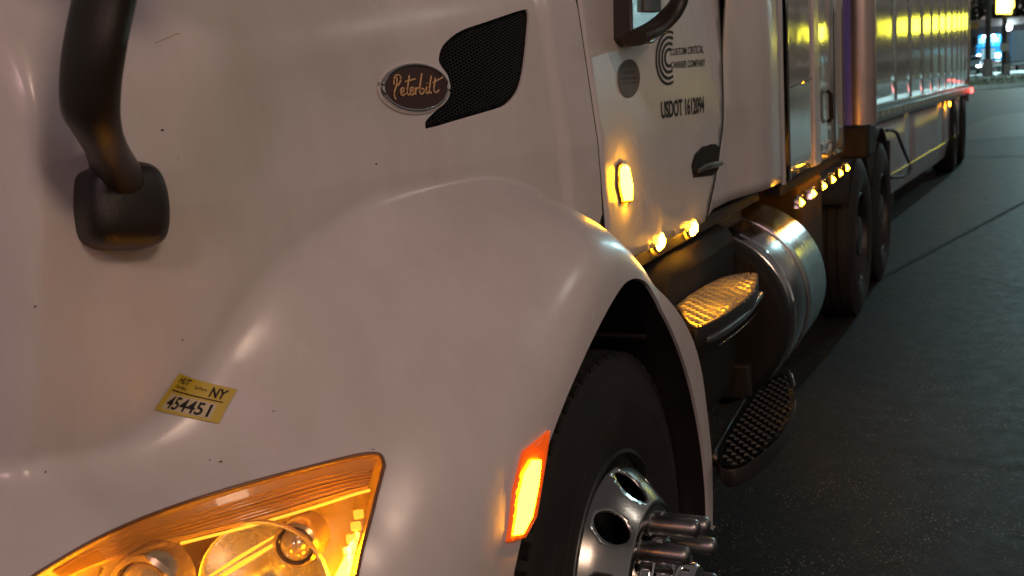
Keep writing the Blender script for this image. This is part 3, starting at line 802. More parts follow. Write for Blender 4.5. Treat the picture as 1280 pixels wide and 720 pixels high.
# door handle: dark pocket and chrome pull
hp_ = cabpx([(866, 222), (864, 207), (868, 193), (878, 183), (893, 180), (899, 184), (897, 212), (890, 219)])
hd_ = obj('handle', sheet(hp_, [], .01, .01, on_cab(.003), .008), M['matte'], door); solid(hd_, .003, -1)
bm = bmesh.new(); hs = cabpx([(870, 214), (876, 209), (886, 206), (898, 204)]); tube(bm, [on_cab(o)(*p) for p, o in zip(hs, (.005, .014, .016, .010))], [.007, .010, .011, .008], 10, True, (1.0, 1.0, .8))
obj('pull', bm, M['alu2'], hd_)
# door lettering
lettering('lettering', 'CUSTOM CRITICAL', cabpx([(837.5, 69.5), (879, 66.5), (879, 56), (837.5, 61)]), on_cab(.0015), M['decal'], door, bold=.012)
lettering('lettering', 'CARRIER COMPANY', cabpx([(838, 85.5), (881, 83), (881, 73.5), (838, 77.5)]), on_cab(.0015), M['decal'], door, bold=.012)
lettering('lettering', 'USDOT 1612094', cabpx([(826.5, 149), (880, 141.5), (879.5, 119.5), (825.5, 126.5)]), on_cab(.0015), M['decal'], door, bold=.03)
bm = bmesh.new()
lc = np.array(cabpx([(836, 72)])[0]); lh = np.array(cabpx([(847, 71)])[0]) - lc; lv = np.array(cabpx([(836, 38)])[0]) - lc
for r0, r1, cut in ((1.0, .90, 70), (.80, .69, 66), (.58, .47, 60), (.36, .25, 55)):
    rr = []
    for k in range(41):
        a = R(cut + (360 - 2*cut) * k / 40)
        rr.append([bm.verts.new(on_cab(.0015)(*(lc + lh*(math.cos(a)*r_*1.45) + lv*math.sin(a)*r_))) for r_ in (r0, r1)])
    for a, b in zip(rr, rr[1:]): bm.faces.new((a[0], b[0], b[1], a[1]))
obj('emblem', bm, M['decal'], door, smooth=False)
# round grey notice
nc = np.array(cabpx([(786, 98)])[0]); nh = np.array(cabpx([(799.5, 97)])[0]) - nc; nv = np.array(cabpx([(786, 74)])[0]) - nc
nt = obj('round_notice', sheet([tuple(nc + nh*math.cos(k*math.pi/20) + nv*math.sin(k*math.pi/20)) for k in range(40)], [], .03, .03, on_cab(.0012), .01), M['greydecal'], door)
for k, (s_, y0, y1, x0, x1) in enumerate((('SAFETY', .22, .38, -.5, .5), ('REGISTERED CARRIER', -.05, .08, -.7, .7), ('NO 4471 0083', -.28, -.18, -.6, .6))):
    cs = [nc + nh*x + nv*y for x, y in ((x0, y0), (x1, y0), (x1, y1), (x0, y1))]
    lettering('print', s_, cs, on_cab(.002), M['decal'], nt)
# door mirror: base on the door, curved arm
b0 = cabpx([(767, 50), (766, -20), (806, -20), (805, 30), (803, 48), (795, 56), (775, 57)])
def prism(name, poly, o0, o1, mat, parent, bevel=.006):
    bm = bmesh.new(); A = [bm.verts.new(on_cab(o0)(*p)) for p in poly]; B = [bm.verts.new(on_cab(o1)(*p)) for p in poly]; n = len(poly)
    bm.faces.new(B); bm.faces.new(A[::-1])
    for i in range(n): bm.faces.new((A[i], A[(i+1) % n], B[(i+1) % n], B[i]))
    bmesh.ops.recalc_face_normals(bm, faces=bm.faces); return obj(name, bm, mat, parent, bevel=bevel)
mb = prism('door_mirror', b0, -.004, .05, M['armblack'], truck)
prism('base_window', cabpx([(781, 17), (781, -19), (803, -19), (803, 17)]), .045, .054, M['greydecal'], mb, .002)
arm = [hx(794, 48, .86), hx(806, 42, .85), hx(822, 33, .84), hx(838, 18, .82), hx(850, 0, .80), hx(860, -25, .78), hx(868, -60, .77)]
bm = bmesh.new(); tube(bm, spline(arm, 5), .034, 16, True, (1, .55, .8)); obj('arm', bm, M['armblack'], mb)
q_ = arm[-1]; boxo('mirror_housing', M['armblack'], mb, q_.x-.11, q_.x+.12, q_.y-.07, q_.y+.05, q_.z-.03, q_.z+.55, .03)

# ---------------------------------------------------------------- sleeper: polished panels
SD = .872
Y0s, Y1s = 4.51, 6.02
boxo('sleeper_body', M['dark'], truck, -2*CX+.90, -.90, 4.46, 6.0, 1.16, 3.3, .04)
def spY(px): return hx(px, 120, SD).y
0 and print('sleeper Y', [round(spY(x), 2) for x in (983, 1015, 1022, 1041, 1051)])
ys_ = [spY(x) for x in (983.5, 1015, 1022, 1041, 1052)]
for i, (a, b, mt, off) in enumerate(((ys_[0], ys_[1], 'steel_panel', 0), (ys_[2], ys_[3], 'steel_panel', .002), (ys_[3], ys_[4], 'steel_panel', .004))):
    bm = bmesh.new(); z0, z1 = 1.19, 3.2; nx, nz = 10, 26; tilt = (.004, -.003, .010)[i]
    rows = [[bm.verts.new((-(SD - off) + .0005*math.sin(k*1.3+i)*math.sin(j*.8) + tilt*(k/nx-.5), a + .004 + (b-a-.008)*k/nx, z0 + (z1-z0)*j/nz)) for k in range(nx+1)] for j in range(nz+1)]
    for r0, r1 in zip(rows, rows[1:]):
        for k in range(nx): bm.faces.new((r0[k], r0[k+1], r1[k+1], r1[k]))
    pn = obj('sleeper_panel' if i != 1 else 'luggage_door', bm, M[mt], truck); solid(pn, .012, -1)
    if i == 1:
        h0, h1 = hx(1034, 113, SD-.01), hx(1035, 153, SD-.01)
        bm = bmesh.new(); tube(bm, [h0, h0 + Vector((.016, .0, -.02)), h1 + Vector((.016, .0, .02)), h1], .011, 8); obj('grab_handle', bm, M['matte'], pn)
        c0_, c1_ = hx(1026, 182, SD-.004), hx(1039, 176, SD-.004)
        bm = bmesh.new(); tube(bm, [Vector((c0_.x, c0_.y, 1.2)), c0_, c1_, Vector((c1_.x, c1_.y, 1.2))], .008, 6); obj('lower_hatch_frame', bm, M['chrome'], pn)
for (a, b) in ((ys_[1], ys_[2]),):
    boxo('pillar_trim', M['paint'], truck, -(SD+.02), -(SD-.012), a+.002, b-.002, 1.19, 3.2, .006)
for y in (ys_[0]-.004, ys_[3], ys_[4]):
    boxo('edge_moulding', M['chrome'], truck, -(SD+.02), -(SD-.012), y-.010, y+.010, 1.185, 3.2, .006)
bm = bmesh.new()
for k in range(26):
    lathe(bm, [(.0045, 0), (.004, .003), (.0002, .004)], (-(SD-.0005), ys_[0] + .05 + k*.022, 1.56 + .001*k), 'x', 6)
obj('rivet', bm, M['chrome'], truck, kind='stuff')
# marker lamps along the sleeper's foot, each in a chrome cowl
boxo('lamp_rail', M['matte'], truck, -.93, -(SD-.004), 4.42, 6.03, 1.145, 1.186, .004)
for px, py in ((998, 253), (1013, 242), (1026, 232.5), (1037.5, 224.5), (1047, 216.5), (1055.5, 210)):
    c = hx(px, py, SD-.02)
    sm = lathed([(.0, .030), (.011, .022), (.021, .004), (.022, -.004)], c, (1, -.3, 0), 4); 
    lm = obj('marker_lamp', sm, M['amber_lamp'], truck, smooth=False)
    bm = bmesh.new(); box(bm, -.012, .014, -.034, -.024, -.024, .024, Matrix.Translation(c)); box(bm, -.012, .016, -.034, .026, .024, .030, Matrix.Translation(c)); obj('cowl', bm, M['chrome'], lm, bevel=.003)

# ---------------------------------------------------------------- fuel tank, straps
TZ, TR, TD = .75, .335, 1.085
tank = obj('fuel_tank', lathed([(.001, -.02), (.15, -.018), (.26, -.006), (.31, .006), (.33, .02), (TR, .04), (TR, .78), (.32, .81), (.001, .82)], (-TD, 3.97, TZ), (0, 1, 0), 72), M['alu'], truck)
for y in (4.33,):
    obj('tank_strap', lathed([(TR+.001, -.028), (TR+.006, -.026), (TR+.006, .026), (TR+.001, .028)], (-TD, y, TZ), (0, 1, 0), 72), M['alu2'], tank)
obj('tank_seam', lathed([(TR+.0, -.008), (TR+.005, -.004), (TR+.005, .004), (TR, .008)], (-TD, 4.04, TZ), (0, 1, 0), 72), M['chrome'], tank)
# black fairing ahead of the tank that carries the steps
fb = boxo('step_fairing', M['matte'], truck, -1.4, -.92, 2.98, 3.90, .52, 1.12, .06)
obj('fairing_nose', lathed([(.001, .0), (.30, .0), (.318, -.03), (.322, -.10), (.30, -.14), (.001, -.14)], (-TD+.012, 4.02, TZ), (0, 1, 0), 48), M['matte'], truck)

# ---------------------------------------------------------------- steps
def step(zt, poly, thick, tm):
    """a tread plate on a dark edge, with raised lugs"""
    pts = [hz(x, y, zt) for x, y in poly]; pl = [(p.x, p.y) for p in pts]
    pl = [(p.x, p.y) for p in spline([(a, b, 0) for a, b in pl + pl[:1]], 5)][:-1]
    bm = bmesh.new(); n = len(pl)
    cx_, cy_ = sum(p[0] for p in pl)/n, sum(p[1] for p in pl)/n
    rows = []
    for s_, dz in ((1.0, -thick), (1.012, -thick*.8), (1.012, -.006), (1.0, 0)):
        rows.append([bm.verts.new((cx_+(x-cx_)*s_, cy_+(y-cy_)*s_, zt+dz)) for x, y in pl])
    for a, b in zip(rows, rows[1:]):
        for i in range(n): bm.faces.new((a[i], a[(i+1) % n], b[(i+1) % n], b[i]))
    bm.faces.new(rows[0][::-1]); bmesh.ops.recalc_face_normals(bm, faces=bm.faces)
    s0 = obj('step', bm, M['black'], truck)
    bm = bmesh.new(); vs = [bm.verts.new((cx_+(x-cx_)*.985, cy_+(y-cy_)*.985, zt+.002)) for x, y in pl]; bm.faces.new(vs); bmesh.ops.recalc_face_normals(bm, faces=bm.faces)
    tp = obj('tread_plate', bm, tm, s0, smooth=False)
    # lugs follow the long direction of the step
    P2 = np.array(pl); mu = P2.mean(0); ev, eV = np.linalg.eigh(np.cov((P2-mu).T)); ax = eV[:, 1]; ax = ax if ax[1] > 0 else -ax; pr_ = np.array([ax[1], -ax[0]])
    bm = bmesh.new(); q = []
    k = 0
    for i in range(-26, 27):
        for j in range(-8, 9):
            p = mu + ax * (i * .026) + pr_ * (j * .036 + (.018 if i % 2 else 0)); q.append((p, i, j))
    inside = inpoly([p for p, _, _ in q], [tuple(mu + (np.array(p)-mu)*.93) for p in pl])
    for (p, i, j), ok in zip(q, inside):
        if not ok: continue
        e1, e2 = ax * .008, pr_ * .0155
        base = [Vector((*(p + d), zt + .002)) for d in (e1+e2*0, e2, -e1, -e2)]
        topv = [Vector((*(p + d*.45), zt + .0078)) for d in (e1, e2, -e1, -e2)]
        b_ = [bm.verts.new(v) for v in base]; t_ = [bm.verts.new(v) for v in topv]
        for m_ in range(4): bm.faces.new((b_[m_], b_[(m_+1) % 4], t_[(m_+1) % 4], t_[m_]))
        bm.faces.new(t_)
    obj('raised_lug', bm, tm, s0, kind='stuff', smooth=False)
    # toothed rim along the outer edge
    bm = bmesh.new()
    rp = resample(pl, .011)
    for x, y in rp: 
        box(bm, -.0028, .0028, -.0028, .0028, 0, .006, Matrix.Translation((cx_+(x-cx_)*.975, cy_+(y-cy_)*.975, zt+.002)))
    obj('toothed_rim', bm, tm, s0, kind='stuff', smooth=False)
    return s0, pl
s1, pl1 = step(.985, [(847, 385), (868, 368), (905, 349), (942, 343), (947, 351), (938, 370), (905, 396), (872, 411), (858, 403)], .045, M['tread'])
s2, pl2 = step(.60, [(897, 571), (912, 538), (935, 503), (962, 476), (984, 468), (992, 490), (990, 515), (972, 548), (930, 582), (905, 585)], .05, M['tread_shaded'])
def bright_tube(name, pts, d, r, mat, parent, zz=None):
    P3 = spline([hx(x, y, dd) for (x, y), dd in zip(pts, d)], 6)
    bm = bmesh.new(); tube(bm, P3, r, 10, True, (1, 1.0, .8)); return obj(name, bm, mat, parent)
bright_tube('step_trim', [(868, 421), (885, 424), (905, 414), (932, 392), (950, 368)], [.80, .76, .74, .74, .77], .011, M['alu2'], s1)
bright_tube('step_trim', [(840, 395), (855, 413), (868, 427), (878, 429)], [.84, .82, .80, .78], .009, M['alu2'], s1)
bright_tube('step_edge', [(898, 432), (925, 412), (945, 392), (960, 376)], [.80, .80, .82, .84], .003, M['alu'], s1)
bright_tube('step_trim', [(892, 567), (899, 552), (915, 525), (930, 498)], [.82, .83, .86, .89], .006, M['alu2'], s2)
bright_tube('step_edge', [(978, 466), (985, 464), (990, 471), (993, 482)], [.86, .83, .80, .78], .004, M['chrome'], s2)
bright_tube('step_edge', [(994, 500), (990, 528), (975, 556), (950, 582)], [.75, .735, .73, .725], .004, M['alu'], s2)
bm = bmesh.new(); mm = Matrix.Translation(hx(905, 578, .78)); 
tube(bm, [hx(893, 572, .80), hx(905, 580, .77), hx(922, 585, .74)], [.022, .020, .010], 12, True, (1, 1, .8)); obj('step_corner', bm, M['alu2'], s2)
# black skin below the cab, seam between its panels
boxo('fairing_seam', M['dark'], truck, -.9, -.893, 3.02, 3.035, .5, 1.0, .002)
# hangers
for y in (3.2, 3.8): boxo('step_hanger', M['dark'], truck, -.97, -.87, y, y+.05, .50, .62, .006)

# ---------------------------------------------------------------- exhaust stack with perforated shield
pc = hx(1075, 150, .83); PX, PY = pc.x, pc.y
px_r = .088
ex = obj('exhaust_stack', lathed([(px_r, 0), (px_r, 2.6), (px_r-.01, 2.61)], (PX, PY, 1.30), (0, 0, 1), 48), M['pipe'], truck)
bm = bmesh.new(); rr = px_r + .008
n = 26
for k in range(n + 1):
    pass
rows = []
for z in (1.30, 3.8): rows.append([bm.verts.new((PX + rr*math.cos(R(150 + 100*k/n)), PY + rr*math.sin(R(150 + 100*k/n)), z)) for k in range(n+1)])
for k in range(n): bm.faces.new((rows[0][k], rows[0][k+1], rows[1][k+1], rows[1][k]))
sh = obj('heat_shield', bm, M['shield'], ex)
bm = bmesh.new()
for i in range(48):
    for a in (162, 178):
        c = Vector((PX + (rr+.0012)*math.cos(R(a+36)), PY + (rr+.0012)*math.sin(R(a+36)), 1.36 + i*.045 + (.022 if a == 178 else 0)))
        d = Vector((math.cos(R(a+36)), math.sin(R(a+36)), 0)); b2 = lathed([(.0055, 0), (.0001, .0004)], c, d, 8)
        me = bpy.data.meshes.new('x'); b2.to_mesh(me); b2.free(); bm.from_mesh(me); bpy.data.meshes.remove(me)
obj('shield_hole', bm, M['decal'], sh, kind='stuff')
boxo('stack_base', M['matte'], truck, PX-.14, PX+.06, PY-.12, PY+.22, 1.12, 1.298, .02)
# gap behind the sleeper and frame
boxo('frame_rail', M['dark'], truck, -1.72, -1.64, 4.3, 9.6, .75, .98, .005)
boxo('frame_rail', M['dark'], truck, -2*CX+1.64, -2*CX+1.72, 4.3, 9.6, .75, .98, .005)
boxo('deck_plate', M['dark'], truck, -1.62-.9, -1.0, 5.9, 7.4, .99, 1.02, .004)
boxo('tool_box', M['matte'], truck, -1.6, -.95, 5.32, 5.95, .42, 1.10, .03)
# drive wheels
DWX = -.97
for wy in (7.55, 8.8):
    dw = empty('drive_wheel', (DWX, wy, .52)); dw.parent = truck; dw.matrix_parent_inverse = Matrix.Translation(truck.location).inverted()
    wheel_tyre((0, wy, .52), dw, DWX, 60)
    bm = bmesh.new(); lathe(bm, [(.288, 0), (.28, .01), (.27, -.01), (.25, -.10), (.20, -.15), (.17, -.14), (.13, -.13), (.13, -.02), (.12, .0), (.002, .01)], (DWX, wy, .52), 'x', 48); obj('rim', bm, M['drive_rim'], dw)
    t2 = bpy.data.objects[dw.children[0].name].copy(); t2.data = t2.data; col.objects.link(t2); t2.location.x -= .34; t2.parent = dw
# mud guards over the drive wheels
bm = bmesh.new()
for wy in (7.55, 8.8):
    rows = []
    for x in (-.97, -1.6):
        rows.append([bm.verts.new((x, wy + .60*math.cos(R(a)), .54 + .60*math.sin(R(a)))) for a in range(25, 156, 10)])
    for k in range(len(rows[0])-1): bm.faces.new((rows[0][k], rows[0][k+1], rows[1][k+1], rows[1][k]))
solid(obj('mudguard', bm, M['black'], truck), .01)
boxo('mud_flap', M['black'], truck, -1.5, -.98, 9.5, 9.52, .22, 1.0, .004)
for o_ in list(bpy.data.objects):
    pass

# ================================================================== THE TRAILER
# its side runs almost along the tractor's, turned a little
TA = math.atan(.0487); TO = Vector((-1.385 + .0, 7.0, 0)); TU = Vector((math.sin(TA), math.cos(TA), 0)); TN = Vector((math.cos(TA), -math.sin(TA), 0))
def tp(u, o, z): return TO + TU * u + TN * o + Vector((0, 0, z))
def thit(px, py, o=0):
    r = ray(px, py); p0 = TO + TN * o; t = (p0 - EYE).dot(TN) / r.dot(TN); p = EYE + r * t
    return (p - TO).dot(TU), p.z
TMX = Matrix((TN, TU, Vector((0, 0, 1)))).transposed().to_4x4(); TMX.translation = TO
za, zb = thit(1097, 152), thit(1211, 117)
LEN = zb[0]
def zr(u): return za[1] + (zb[1] - za[1]) * (u - za[0]) / (zb[0] - za[0])
trailer = empty('box_trailer', tuple(tp(LEN*.8, -1.2, 0)), 'long grey panelled box trailer coupled behind the white tractor', 'trailer')
def tbox(name, mat, parent, u0, u1, o0, o1, z0, z1, bevel=.004, **k):
    bm = bmesh.new(); box(bm, o0, o1, u0, u1, z0, z1, TMX); return obj(name, bm, mat, parent, bevel=bevel, **k)
bm = bmesh.new()
vs = [bm.verts.new(tp(u, o, z)) for u, o, z in ((0, -2.4, 1.4), (0, -.03, 1.4), (LEN-.02, -.03, zr(LEN)+.05), (LEN-.02, -2.4, zr(LEN)+.05), (0, -2.4, 4.05), (0, -.03, 4.05), (LEN-.02, -.03, 4.0), (LEN-.02, -2.4, 4.0))]
for f in ((3,2,1,0),(4,5,6,7),(0,1,5,4),(1,2,6,5),(2,3,7,6),(3,0,4,7)): bm.faces.new([vs[i] for i in f])
bmesh.ops.recalc_face_normals(bm, faces=bm.faces)
obj('box_body', bm, M['dark'], trailer, smooth=False)
seams = [.02]
ps = [thit(x, 60)[0] for x in (1118, 1137, 1152.5, 1164.5, 1174, 1182, 1190, 1196, 1201.5, 1206, 1210)]
k = ps[0] - 1.22
while k > .1: seams.append(k); k -= 1.22
seams = sorted(seams) + ps + [LEN]
for i, (a, b) in enumerate(zip(seams, seams[1:])):
    bm = bmesh.new(); nx, nz = 6, 14
    tilt = [.0012, -.001, .0018, -.0016, .001, -.0013][i % 6]; rows = []
    for j in range(nz+1):
        row = []
        for q in range(nx+1):
            u = a + .004 + (b - a - .008) * q/nx; z = zr(u) + .16 + (4.0 - zr(u) - .16) * j/nz
            row.append(bm.verts.new(tp(u, tilt*(q/nx-.5)*(b-a) + .0003*math.sin(q*1.1+i)*math.sin(j*.9+i*2), z)))
        rows.append(row)
    for r0, r1 in zip(rows, rows[1:]):
        for q in range(nx): bm.faces.new((r0[q], r0[q+1], r1[q+1], r1[q]))
    solid(obj('wall_panel', bm, M['trailer_panel'], trailer), .012, -1)
def rail(name, mat, z0, z1, o0, o1, u0=0, u1=None, bevel=.004):
    u1 = u1 or LEN; bm = bmesh.new()
    vs = [bm.verts.new(tp(u, o, zr(u) + z)) for u, o, z in ((u0, o0, z0), (u0, o1, z0), (u1, o1, z0), (u1, o0, z0), (u0, o0, z1), (u0, o1, z1), (u1, o1, z1), (u1, o0, z1))]
    for f in ((3,2,1,0),(4,5,6,7),(0,1,5,4),(1,2,6,5),(2,3,7,6),(3,0,4,7)): bm.faces.new([vs[i] for i in f])
    bmesh.ops.recalc_face_normals(bm, faces=bm.faces)
    return obj(name, bm, mat, trailer, bevel=bevel)
rl = rail('bottom_rail', M['alu2'], 0, .10, -.03, .022)
rail('rub_rail', M['alu'], .105, .155, -.03, .012)
for i in range(34):
    u = .3 + i*.36*(LEN/12.6)
    if u > LEN-.3: break
    bm = bmesh.new(); d = .16
    vs = [bm.verts.new(tp(uu, .0235, zr(uu) + z)) for uu, z in ((u, .045), (u+d, .045), (u+d, .085), (u, .085))]; bm.faces.new(vs)
    obj('reflective_tape', bm, M['tape'], rl, smooth=False)
bm = bmesh.new()
for i in range(90):
    u = .1 + i*.14
    if u < LEN: b2 = None; box(bm, .022, .026, u, u+.014, zr(u)+.012, zr(u)+.026, TMX)
obj('rail_rivet', bm, M['dark'], rl, kind='stuff', smooth=False)
u_, z_ = thit(1211, 40)
tbox('corner_post', M['alu2'], trailer, LEN-.09, LEN, -.05, .014, zr(LEN), 4.0, .006)
tbox('rear_frame', M['alu2'], trailer, LEN, LEN+.06, -2.4, 0, zr(LEN)-.12, zr(LEN)+.1, .006)
# skirt in sections with a folded foot
sk = [thit(x, 190, -.05)[0] for x in (1112, 1136, 1176, 1199)]
sk = [sk[0]-2.6, sk[0] - .9, sk[1], sk[2], sk[3]]
for i, (a, b) in enumerate(zip(sk, sk[1:])):
    bm = bmesh.new(); rows = []
    for z, o in ((-.002, -.05), (-.30, -.05), (-.56, -.045), (-.58, -.052), (-.80, -.115), (-.82, -.125)):
        rows.append([bm.verts.new(tp(u, o + .004*math.sin(u*3), zr(u) + z)) for u in [a + .006 + (b-a-.012)*k_/6 for k_ in range(7)]])
    for r0, r1 in zip(rows, rows[1:]):
        for q in range(6): bm.faces.new((r0[q], r1[q], r1[q+1], r0[q+1]))
    p_ = obj('side_skirt', bm, M['skirt'], trailer, angle=20); solid(p_, .006, 1)
    bm = bmesh.new(); tube(bm, [tp(a + .01, -.040, zr(a) - .57), tp(b - .01, -.040, zr(b) - .57)], .008, 6); obj('fold_strip', bm, M['alu'], p_)
# tandem wheels
for u in (thit(1206, 195)[0], thit(1206, 195)[0] - 1.24):
    c = tp(u, -.03, .51); w_ = empty('trailer_wheel', (0, 0, 0)); w_.parent = trailer; w_.matrix_parent_inverse = Matrix.Translation(trailer.location).inverted(); w_.location = c
    t_ = wheel_tyre((0, c.y, .51), w_, c.x, 48, .28, .51)
    bm = bmesh.new(); lathe(bm, [(.288, 0), (.27, -.01), (.25, -.10), (.13, -.10), (.12, .0), (.002, .01)], (c.x, c.y, .51), 'x', 36); obj('rim', bm, M['drive_rim'], w_)
tbox('axle_frame', M['dark'], trailer, LEN-3.6, LEN-.4, -1.8, -.7, .55, 1.0, .02)
tbox('mud_flap', M['black'], trailer, LEN-.16, LEN-.14, -.66, -.03, .22, .95, .004)
# rear guard and lamps
tbox('rear_guard', M['dark'], trailer, LEN+.02, LEN+.12, -2.2, -.12, .45, .57, .01)
tbox('guard_post', M['dark'], trailer, LEN+.02, LEN+.10, -.28, -.18, .45, zr(LEN)-.1, .008)
c = hY(1214, 113, tp(LEN, 0, 0).y + .02); 
tl_ = tbox('tail_lamp', M['red_lamp'], trailer, LEN+.03, LEN+.09, .0, .055, c.z-.04, c.z+.04, .01)
point('tail_light', tp(LEN+.05, .14, c.z), .3, (1, .08, .05), .04)
u_, z_ = thit(1186, 130)
sm_ = lampdome('side_marker', tp(u_, .0, z_), .032, M['amber_lamp'], trailer, TN, .6, M['decal'])
# landing gear with its bent crank
tbox('landing_leg', M['dark'], trailer, thit(1108, 190, -.3)[0]-.3, thit(1108, 190, -.3)[0]-.15, -.35, -.2, .05, 1.1, .01)
cr_ = [(1108, 163), (1116, 163), (1121, 166), (1128, 184), (1136, 203), (1138, 210), (1135, 217), (1128, 221), (1114, 222)]
bm = bmesh.new()
cp = []
for x, y in cr_:
    u, z = thit(x, y, .05); cp.append(tp(u, .05, z))
tube(bm, cp, .016, 8); obj('crank_handle', bm, M['black'], trailer)

# ================================================================== GROUND
def flat(name, poly, mat, z=0.0, kind='structure', parent=None):
    bm = bmesh.new(); bm.faces.new([bm.verts.new((x, y, z)) for x, y in poly]); bmesh.ops.recalc_face_normals(bm, faces=bm.faces)
    if bm.faces[0].normal.z < 0: bmesh.ops.reverse_faces(bm, faces=bm.faces)
    o = obj(name, bm, mat, parent, smooth=False, kind=kind); return o
flat('ground', [(-600, -200), (600, -200), (600, 900), (-600, 900)], M['asphalt_far'], -.012)
yard = flat('asphalt_yard', [(-60, -40), (60, -40), (60, 52), (-60, 60)], M['asphalt'], 0)
def crack(name, pts, wdt, mat, seed=0, jag=.01):
    rnd = random.Random(seed); P3 = []
    for (a, b) in zip(pts, pts[1:]):
        n = max(2, int((b - a).length / .06))
        for k in range(n): P3.append(a.lerp(b, k/n) + Vector((rnd.uniform(-jag, jag), rnd.uniform(-jag, jag), 0)))
    P3.append(pts[-1]); bm = bmesh.new(); prev = None
    for i, p in enumerate(P3):
        t = (P3[min(i+1, len(P3)-1)] - P3[max(i-1, 0)]).normalized(); s_ = Vector((-t.y, t.x, 0)) * wdt * rnd.uniform(.35, 1.2) * .5
        cur = (bm.verts.new((p.x+s_.x, p.y+s_.y, .004)), bm.verts.new((p.x-s_.x, p.y-s_.y, .004)))
        if prev: bm.faces.new((prev[0], prev[1], cur[1], cur[0]))
        prev = cur
    return obj(name, bm, mat, yard, smooth=False)
a, b = hz(1112, 342), hz(1280, 253); e = (b - a)
crack('joint', [a - e*.35, a, b, b + e*3], .05, M['crack'], 3, .006)
crack('joint', [hz(1150, 198) , hz(1285, 195.5), hz(1285, 195.5) + Vector((8, 0, 0))], .08, M['crack'], 4, .01)
crack('crack', [hz(1005, 540), hz(1060, 548), hz(1100, 556), hz(1150, 566), hz(1200, 573), hz(1240, 580), hz(1290, 586)], .006, M['crack'], 5, .006)
crack('crack', [hz(1262, 664), hz(1285, 668)], .010, M['crack'], 6, .003)
crack('crack', [hz(1105, 532), hz(1112, 530)], .012, M['crack'], 7, .003)
crack('crack', [hz(1195, 345), hz(1240, 350), hz(1282, 362)], .010, M['crack'], 8, .01)
flat('repair_patch', [tuple(hz(*p, .004).xy) for p in ((1206, 160), (1236, 146), (1300, 138), (1300, 168), (1240, 173), (1206, 176))], M['patch'], .004, parent=yard)

# kerb, verge, far road
k0, k1 = hz(1190, 114.5), hz(1290, 108); kd = (k1 - k0).normalized(); kn = Vector((-kd.y, kd.x, 0)); kn = kn if kn.y > 0 else -kn
def kp(s_, t, z=0): return k0 + kd * s_ + kn * t + Vector((0, 0, z))
def strip(name, t0, t1, z0, z1, mat, s0=-45, s1=45, n=30, kind='structure'):
    for q in range(n):
        a, b = s0 + (s1-s0)*q/n + .01, s0 + (s1-s0)*(q+1)/n - .01
        bm = bmesh.new(); vs = [bm.verts.new(kp(s_, t, z)) for s_, t, z in ((a, t0, z0), (b, t0, z0), (b, t1, z0), (a, t1, z0), (a, t0, z1), (b, t0, z1), (b, t1, z1), (a, t1, z1))]
        for f in ((3,2,1,0),(4,5,6,7),(0,1,5,4),(1,2,6,5),(2,3,7,6),(3,0,4,7)): bm.faces.new([vs[i] for i in f])
        bmesh.ops.recalc_face_normals(bm, faces=bm.faces); o = obj(name, bm, mat, kerb, bevel=.02, smooth=False)
kerb = empty('kerb', tuple(k0)); kerb['kind'] = 'structure'
strip('kerb_stone', 0, .22, 0, .17, M['concrete'])
bm = bmesh.new(); rnd = random.Random(2)
G = 40; rows = [[bm.verts.new(kp(-45 + 90*i/G, .22 + 22*j/12, .15 + .05*math.sin(i*.9)*math.sin(j) + (.05 if 0 < j < 12 else 0))) for i in range(G+1)] for j in range(13)]
for r0, r1 in zip(rows, rows[1:]):
    for i in range(G): bm.faces.new((r0[i], r0[i+1], r1[i+1], r1[i]))
obj('verge', bm, M['verge'], None, kind='structure')
bm = bmesh.new()
for _ in range(9000):
    s_, t = rnd.uniform(-12, 14), .3 + 21*rnd.random()**1.3; p = kp(s_, t, .19); h = rnd.uniform(.05, .16); a = rnd.uniform(0, 6.28); d = Vector((math.cos(a), math.sin(a), 0))*.025
    lean = Vector((rnd.uniform(-.04, .04), rnd.uniform(-.04, .04), h)); bm.faces.new([bm.verts.new(p - d), bm.verts.new(p + d), bm.verts.new(p + lean)])
g_ = obj('grass', bm, M['grass'], None, smooth=False, kind='stuff')
tag(g_, 'thin worn grass on the verge behind the kerb', 'grass')
flat('far_lot', [tuple(kp(s_, t).xy) for s_, t in ((-60, 22.5), (60, 22.5), (60, 140), (-60, 140))], M['far_lot'], .004)

# utility pole, sign pole
def at(px, py, Y): return hY(px, py, Y)
YP = 72
b = at(1234.5, 100, YP); zb_ = .15
up = empty('utility_pole', (b.x, YP, zb_), 'dark utility pole on a pale concrete footing, behind the kerb', 'pole')
obj('footing', lathed([(.30, -.1), (.30, .1), (.27, 1.0), (.24, 1.05), (.01, 1.06)], (b.x, YP, zb_), (0, 0, 1), 20), M['concrete'], up)
obj('mast', lathed([(.16, 1.0), (.15, 5), (.13, 11), (.01, 11.1)], (b.x, YP, zb_), (0, 0, 1), 16), M['pole'], up)
boxo('meter_box', M['concrete'], up, b.x+.85, b.x+1.2, YP-.2, YP+.1, zb_-.05, zb_+.7, .03)
boxo('crossarm', M['pole'], up, b.x-1.2, b.x+1.2, YP-.08, YP+.08, 9.6, 9.8, .02)
YS = 78
b = at(1255, 92, YS)
sp_ = empty('sign_pole', (b.x, YS, .15), 'dark pole carrying the lit yellow sign, right of the utility pole', 'sign')
obj('mast', lathed([(.34, 0), (.30, .08), (.17, .14), (.15, 3), (.15, 4.6), (.01, 4.6)], (b.x, YS, .15), (0, 0, 1), 16), M['pole'], sp_)
boxo('notice_plate', M['notice'], sp_, b.x-.25, b.x+.28, YS-.22, YS-.17, at(1255, 64, YS).z, at(1255, 54, YS).z, .02)
c0_, c1_ = at(1245, 17, YS), at(1267, -6, YS)
sg = boxo('sign_cabinet', M['pole'], sp_, c0_.x-.05, c1_.x+.05, YS-.2, YS+.25, c0_.z-.05, c1_.z+.3, .04)
